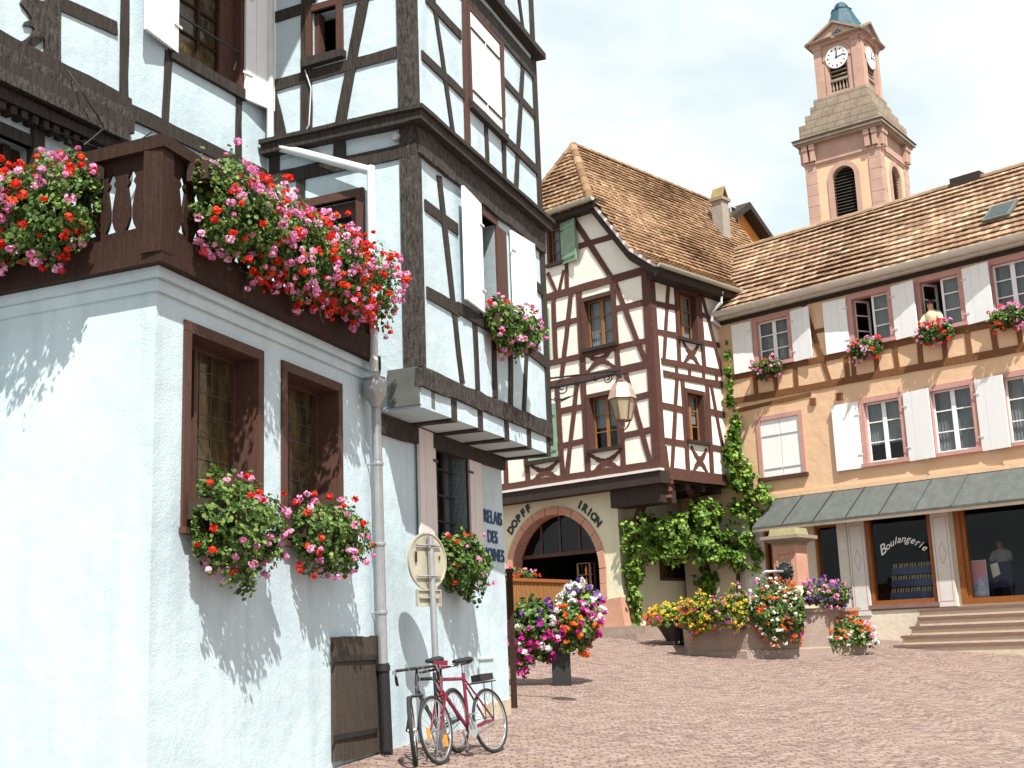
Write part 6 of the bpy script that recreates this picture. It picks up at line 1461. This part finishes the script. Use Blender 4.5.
# ================================================================== BRACKET LAMP
e0 = W3.w(ue + .02, 0, -.03); le = W3.n.copy(); zl_ = float((CAM + ray(552, 378) * float((A3(e0[0], e0[1], 1.55) - CAM) @ CF))[2]); zl_ = W3.uz(549, 379)[1]
LB = thing('bracket_lamp', 'street lantern on a scrolled wrought iron bracket at the far corner of the white house', 'street lamp', (e0[0], e0[1], zl_))
end = None
for L_ in np.arange(.6, 1.6, .01):
    p = e0 + le * L_ + A3(0, 0, zl_)
    d = p - CAM; x = 512 + FL * (d @ CR) / (d @ CF)
    if x > 620.5: end = L_; break
E_ = lambda u, z, s=0: e0 + le * u + W3.u * s + A3(0, 0, zl_ + z)
end = end or 1.2
m = MB(); m.tube([E_(-.02, .0), E_(end, .0)], .014, 6); m.tube([E_(.03, .12), E_(.03, -.42)], .018, 6); m.tube([E_(.03, -.14), E_(end * .55, -.10), E_(end - .05, -.03)], .022, 6)
def spiral(m, c, r, turns, sgn, ph_): m.tube([E_(c[0] + sgn * r * (1 - .8 * i / 24) * cos(ph_ + turns * 2 * PI * i / 24), c[1] + r * (1 - .8 * i / 24) * sin(ph_ + turns * 2 * PI * i / 24)) for i in range(25)], .010, 5)
spiral(m, (.24, -.16), .11, 1.6, 1, PI / 2); spiral(m, (.82 * end, -.10), .075, 1.6, -1, PI / 2); spiral(m, (.66 * end, -.08), .04, 1.4, 1, PI / 2); spiral(m, (.45, -.1), .07, 1.2, -1, PI / 2)
m.tube([E_(.03, -.30), E_(.2, -.36), E_(.42, -.28), E_(.5, -.12)], .009, 5); m.tube([E_(.1, -.3), E_(.22, -.33), E_(.34, -.30)], .012, 5); m.sphere(E_(.22, -.33), .022, 6); m.tube([E_(end, .03), E_(end, -.16)], .02, 6)
m.build('bracket', 'black', LB, True)
lc = E_(end, 0); m = MB(); m.lathe(lc, [(.10, -.36), (.20, -.40), (.205, -.415), (.17, -.415)][::-1], 6); m.lathe(lc, [(.20, -.40), (.165, -.29), (.12, -.20), (.09, -.185)], 6); m.build('lantern_roof', 'lamp_sunlit', LB)
m = MB(); m.lathe(lc, [(.03, -.12), (.055, -.15), (.09, -.165), (.095, -.19), (.07, -.195)], 8); m.build('finial', 'lamp', LB)
m = MB()
for i in range(6): t = 2 * PI * i / 6; m.tube([lc + A3(.185 * cos(t), .185 * sin(t), -.41), lc + A3(.115 * cos(t), .115 * sin(t), -.72)], .011, 5)
for r_, z in ((.185, -.415), (.115, -.72)): m.tube([lc + A3(r_ * cos(2 * PI * i / 6), r_ * sin(2 * PI * i / 6), z) for i in range(6)], .013, 5, True)
m.tube([lc + A3(.10, 0, -.72), lc + A3(.05, 0, -.82), lc + A3(0, 0, -.86), lc + A3(-.05, 0, -.82), lc + A3(-.1, 0, -.72)], .012, 5); m.tube([lc + A3(0, .10, -.72), lc + A3(0, .05, -.82), lc + A3(0, -.05, -.82), lc + A3(0, -.1, -.72)], .012, 5); m.build('lantern_frame', 'lamp', LB, True)
m = MB(); vs = []
for r_, z in ((.178, -.42), (.108, -.715)): vs += [lc + A3(r_ * cos(2 * PI * i / 6), r_ * sin(2 * PI * i / 6), z) for i in range(6)]
m.add(vs, [(i, (i + 1) % 6, 6 + (i + 1) % 6, 6 + i) for i in range(6)]); mg, nt, b = _nt('milky_lamp_glass'); b.inputs['Base Color'].default_value = (.42, .36, .24, 1); setp(b, .25, .5); b.inputs['Alpha'].default_value = .75; m.build('lantern_glass', mg, LB)

# ================================================================== PEOPLE
def figure(name, label, joints, edges, radii, loc, extras, head, hr, face, mat_body):
    root = thing(name, label, 'person', loc)
    me = bpy.data.meshes.new('body'); o = bpy.data.objects.new('body', me); COL.objects.link(o)
    me.from_pydata([tuple(map(float, j)) for j in joints], edges, [])
    sk_ = o.modifiers.new('Skin', 'SKIN'); ss = o.modifiers.new('Sub', 'SUBSURF'); ss.levels = 2; ss.render_levels = 2
    for i, r_ in enumerate(radii): me.skin_vertices[0].data[i].radius = (r_, r_ * (.72 if i in face.get('flat', ()) else 1)); me.skin_vertices[0].data[i].use_root = (i == 0)
    dg = bpy.context.evaluated_depsgraph_get(); m2 = bpy.data.meshes.new_from_object(o.evaluated_get(dg)); bpy.data.objects.remove(o)
    m = MB(); m.add([tuple(v.co) for v in m2.vertices], [tuple(p.vertices) for p in m2.polygons]); b_ = m.build('body', mat_body, root, True)
    return root
def person(label, F, u, z, d, face_dir, blouse, lean=.12, arms=None):
    """upper body seen through a window: z is the height of the waist"""
    P = lambda x, f, h: F.w(u + x, z + h, d + f)
    J = [P(0, 0, 0), P(0, .02, .18), P(0, lean * .6, .36), P(0, lean, .50), P(0, lean + .03, .58), P(0, lean + .05, .66), P(0, lean + .06, .74)]
    E_ = [(i, i + 1) for i in range(6)]; R_ = [.14, .135, .15, .10, .055, .085, .075]
    arms = arms or [(.19, .30), (-.19, .30)]
    for sg in (-1, 1):
        b0 = len(J); J += [P(sg * .17, lean * .8, .46), P(sg * .24, lean + .08, .24), P(sg * .15, lean + .28, .12), P(sg * .10, lean + .36, .12)]
        E_ += [(3, b0), (b0, b0 + 1), (b0 + 1, b0 + 2), (b0 + 2, b0 + 3)]; R_ += [.065, .048, .036, .034]
    root = figure('person', label, J, E_, R_, P(0, 0, 0), None, None, None, {'flat': (0, 1, 2)}, 'skin')
    hc = P(0, lean + .06, .70)
    m = MB()
    for sg in (-1, 1): m.sphere(hc + F.u * sg * .032 + F.n * .078 + A3(0, 0, .012), .011, 6)
    m.sphere(hc + F.n * .085 - A3(0, 0, .02), .016, 6, (1, 1, 1.5)); m.sphere(hc + F.n * .076 - A3(0, 0, .055), .02, 6, (1, .6, .4)); m.build('face_features', 'frame', root, True)
    m = MB(); m.sphere(hc - F.n * .030 + A3(0, 0, .038), .096, 12, (1.02, 1, .95)); m.build('hair', 'hair', root, True)
    # blouse: a loose shell round the trunk and the upper arms
    m = MB(); vs = []; n = 16
    for h, rx, ry, f in ((-.02, .19, .14, 0), (.12, .18, .14, .02), (.28, .19, .14, lean * .5), (.40, .215, .13, lean * .8), (.48, .18, .10, lean), (.535, .075, .07, lean + .02)): vs += [P(rx * cos(2 * PI * j / n), f + ry * sin(2 * PI * j / n), h) for j in range(n)]
    m.add(vs, [(i * n + j, i * n + (j + 1) % n, (i + 1) * n + (j + 1) % n, (i + 1) * n + j) for i in range(5) for j in range(n)])
    for sg in (-1, 1): m.tube([P(sg * .15, lean * .8, .45), P(sg * .21, lean + .03, .36), P(sg * .245, lean + .09, .25)], [.085, .075, .068], 10)
    m.build('blouse', blouse, root, True); return root
wu = CH.uz(931, 320)[0]
person('woman in a pale yellow blouse leaning on the sill of an open upper window', CH, wu - .04, ZU0 - .10, -.10, 0, 'blouse', .10)
# someone in a white shirt inside the bakery, standing behind the counter
du = CH.uz(1002, 560, -2.4)[0]
person('person in a white shirt inside the dim bakery doorway', CH, du, 2.85, -2.5, 0, 'shirt', .1)
ctn = thing('shop_counter', 'dark bakery counter with a pale and navy cloth in the doorway', 'counter', CH.w(du, 2.0, -1.8))
MB().box(CH, du - 1.6, du + .9, 2.0, 2.82, -2.1, -1.5).build('counter', 'navy', ctn); MB().box(CH, du - 1.65, du + .95, 2.82, 2.87, -2.15, -1.42).build('top', 'darkwood', ctn)
dw = CH.uz(1004, 590, -.5)[0]; cs = thing('covered_chair', 'navy and cream cloth draped over a chair beside the poster', 'chair', CH.w(dw, 2.0, -.5))
m = MB(); m.box(CH, dw - .28, dw + .24, 2.40, 2.47, -.85, -.35); m.build('seat', 'navy', cs); m = MB(); m.box(CH, dw - .28, dw + .24, 2.47, 2.98, -.44, -.38); m.build('backrest', 'navy', cs)
for a, b in ((-.26, -.82), (.20, -.82), (-.26, -.40), (.20, -.40)): MB().box(CH, dw + a, dw + a + .04, 2.0, 2.40, b, b + .04).build('leg', 'black', cs)
MB().prism(CH, [(dw - .02, 2.70), (dw + .16, 2.62), (dw + .20, 2.93), (dw + .02, 2.97)], -.379, -.36).build('cloth', 'pinkish_white', cs)

# ================================================================== GROUND
def axis(a, b, fine0, fine1, n0, n1): return np.unique(np.concatenate([np.linspace(a, fine0, n0), np.linspace(fine0, fine1, n1), np.linspace(fine1, b, n0)]))
xs = axis(-160, 160, -12, 24, 12, 73); ys = axis(-60, 220, -4, 40, 14, 90)
X, Y = np.meshgrid(xs, ys); Z = ground_z(X, Y); nx, ny = len(xs), len(ys)
m = MB(); m.v = [tuple(p) for p in np.stack([X, Y, Z], -1).reshape(-1, 3).tolist()]; m.f = [(j * nx + i, j * nx + i + 1, (j + 1) * nx + i + 1, (j + 1) * nx + i) for j in range(ny - 1) for i in range(nx - 1)]; m.t = [.5] * len(m.f)
g = m.build('ground', 'cobble', None, True); structure(g)
# kerbed stone pavement in front of the arched shop
m = MB(); a0, a1 = .75, 8.0; k_ = 24
for i in range(k_):
    u0, u1 = a0 + (a1 - a0) * i / k_, a0 + (a1 - a0) * (i + 1) / k_; m.box(ML, u0 + .004, u1 - .004, .9, 1.88 + rnd.uniform(-.006, .006), -.55, .05)
    m.box(ML, u0 + .004, u1 - .004, .9, 1.68 + rnd.uniform(-.006, .006), .05, .42)
structure(m.build('pavement', 'basin', None))
m = MB(); m.box(MR, uK - .0, 2.0, .8, 1.80, -UR - .1, -UR + .42); structure(m.build('kerb', 'basin', None))

# ================================================================== SKY, SUN, CAMERA
sc_ = bpy.context.scene
w = bpy.data.worlds.new('World'); sc_.world = w; w.use_nodes = True; nt = w.node_tree
SUN_EL, L_ = rad(55), A3(-.318, .947)          # L_: the way the light travels over the ground
sun_az = math.atan2(-L_[0], -L_[1])
sky = N(nt, 'ShaderNodeTexSky', sky_type='NISHITA'); sky.sun_disc = False; sky.sun_elevation = SUN_EL; sky.sun_rotation = sun_az; sky.air_density = 1.0; sky.dust_density = 2.0; sky.altitude = 250
tc_ = N(nt, 'ShaderNodeTexCoord'); sx = N(nt, 'ShaderNodeSeparateXYZ'); nt.links.new(tc_.outputs['Generated'], sx.inputs[0])
zz = mth(nt, 'ADD', mth(nt, 'MAXIMUM', sx.outputs[2], 0), .22); cx = N(nt, 'ShaderNodeCombineXYZ'); nt.links.new(mth(nt, 'DIVIDE', sx.outputs[0], zz), cx.inputs[0]); nt.links.new(mth(nt, 'DIVIDE', sx.outputs[1], zz), cx.inputs[1])
cl = ramp(nt, noi(nt, 1.7, 8, .58, cx.outputs[0]), .40, .56)
cl2 = ramp(nt, noi(nt, 4.2, 5, .6, cx.outputs[0]), .3, .7)
ccol = mixc(nt, cl2, (SKYC[0] * .90, SKYC[1] * .95, SKYC[2] * .97), SKYC)
hz = mixc(nt, .9, sky.outputs[0], (9.7, 11.3, 11.7))
col = mixc(nt, mth(nt, 'MULTIPLY', cl, .93), hz, ccol)
nt.links.new(col, nt.nodes['Background'].inputs[0]); nt.nodes['Background'].inputs[1].default_value = SKY_STR
sl = bpy.data.lights.new('sun', 'SUN'); sl.energy = SUN_STR; sl.angle = rad(.53); sl.color = (1, .965, .905); so = bpy.data.objects.new('sun', sl); COL.objects.link(so)
dvec = Vector((L_[0] * cos(SUN_EL), L_[1] * cos(SUN_EL), -sin(SUN_EL))); so.rotation_euler = dvec.to_track_quat('-Z', 'Y').to_euler(); so.location = (5, -10, 40)
cam = bpy.data.cameras.new('camera'); co = bpy.data.objects.new('camera', cam); COL.objects.link(co)
cam.sensor_fit = 'HORIZONTAL'; cam.sensor_width = 36; cam.lens = 36 * FL / 1024; cam.clip_start = .05; cam.clip_end = 2000
M = Matrix.Identity(4)
for i in range(3): M[i][0], M[i][1], M[i][2], M[i][3] = CR[i], CU[i], -CF[i], CAM[i]
co.matrix_world = M; sc_.camera = co
sc_.view_settings.view_transform = 'Standard'; sc_.view_settings.look = 'None'; sc_.view_settings.exposure = EXPO; sc_.view_settings.gamma = 1; sc_.view_settings.use_curve_mapping = False
sc_.render.resolution_x, sc_.render.resolution_y = 1024, 768
sc_.cycles.max_bounces = 8; sc_.cycles.transparent_max_bounces = 12
for o in bpy.data.objects:
    if '_w' in o: del o['_w']
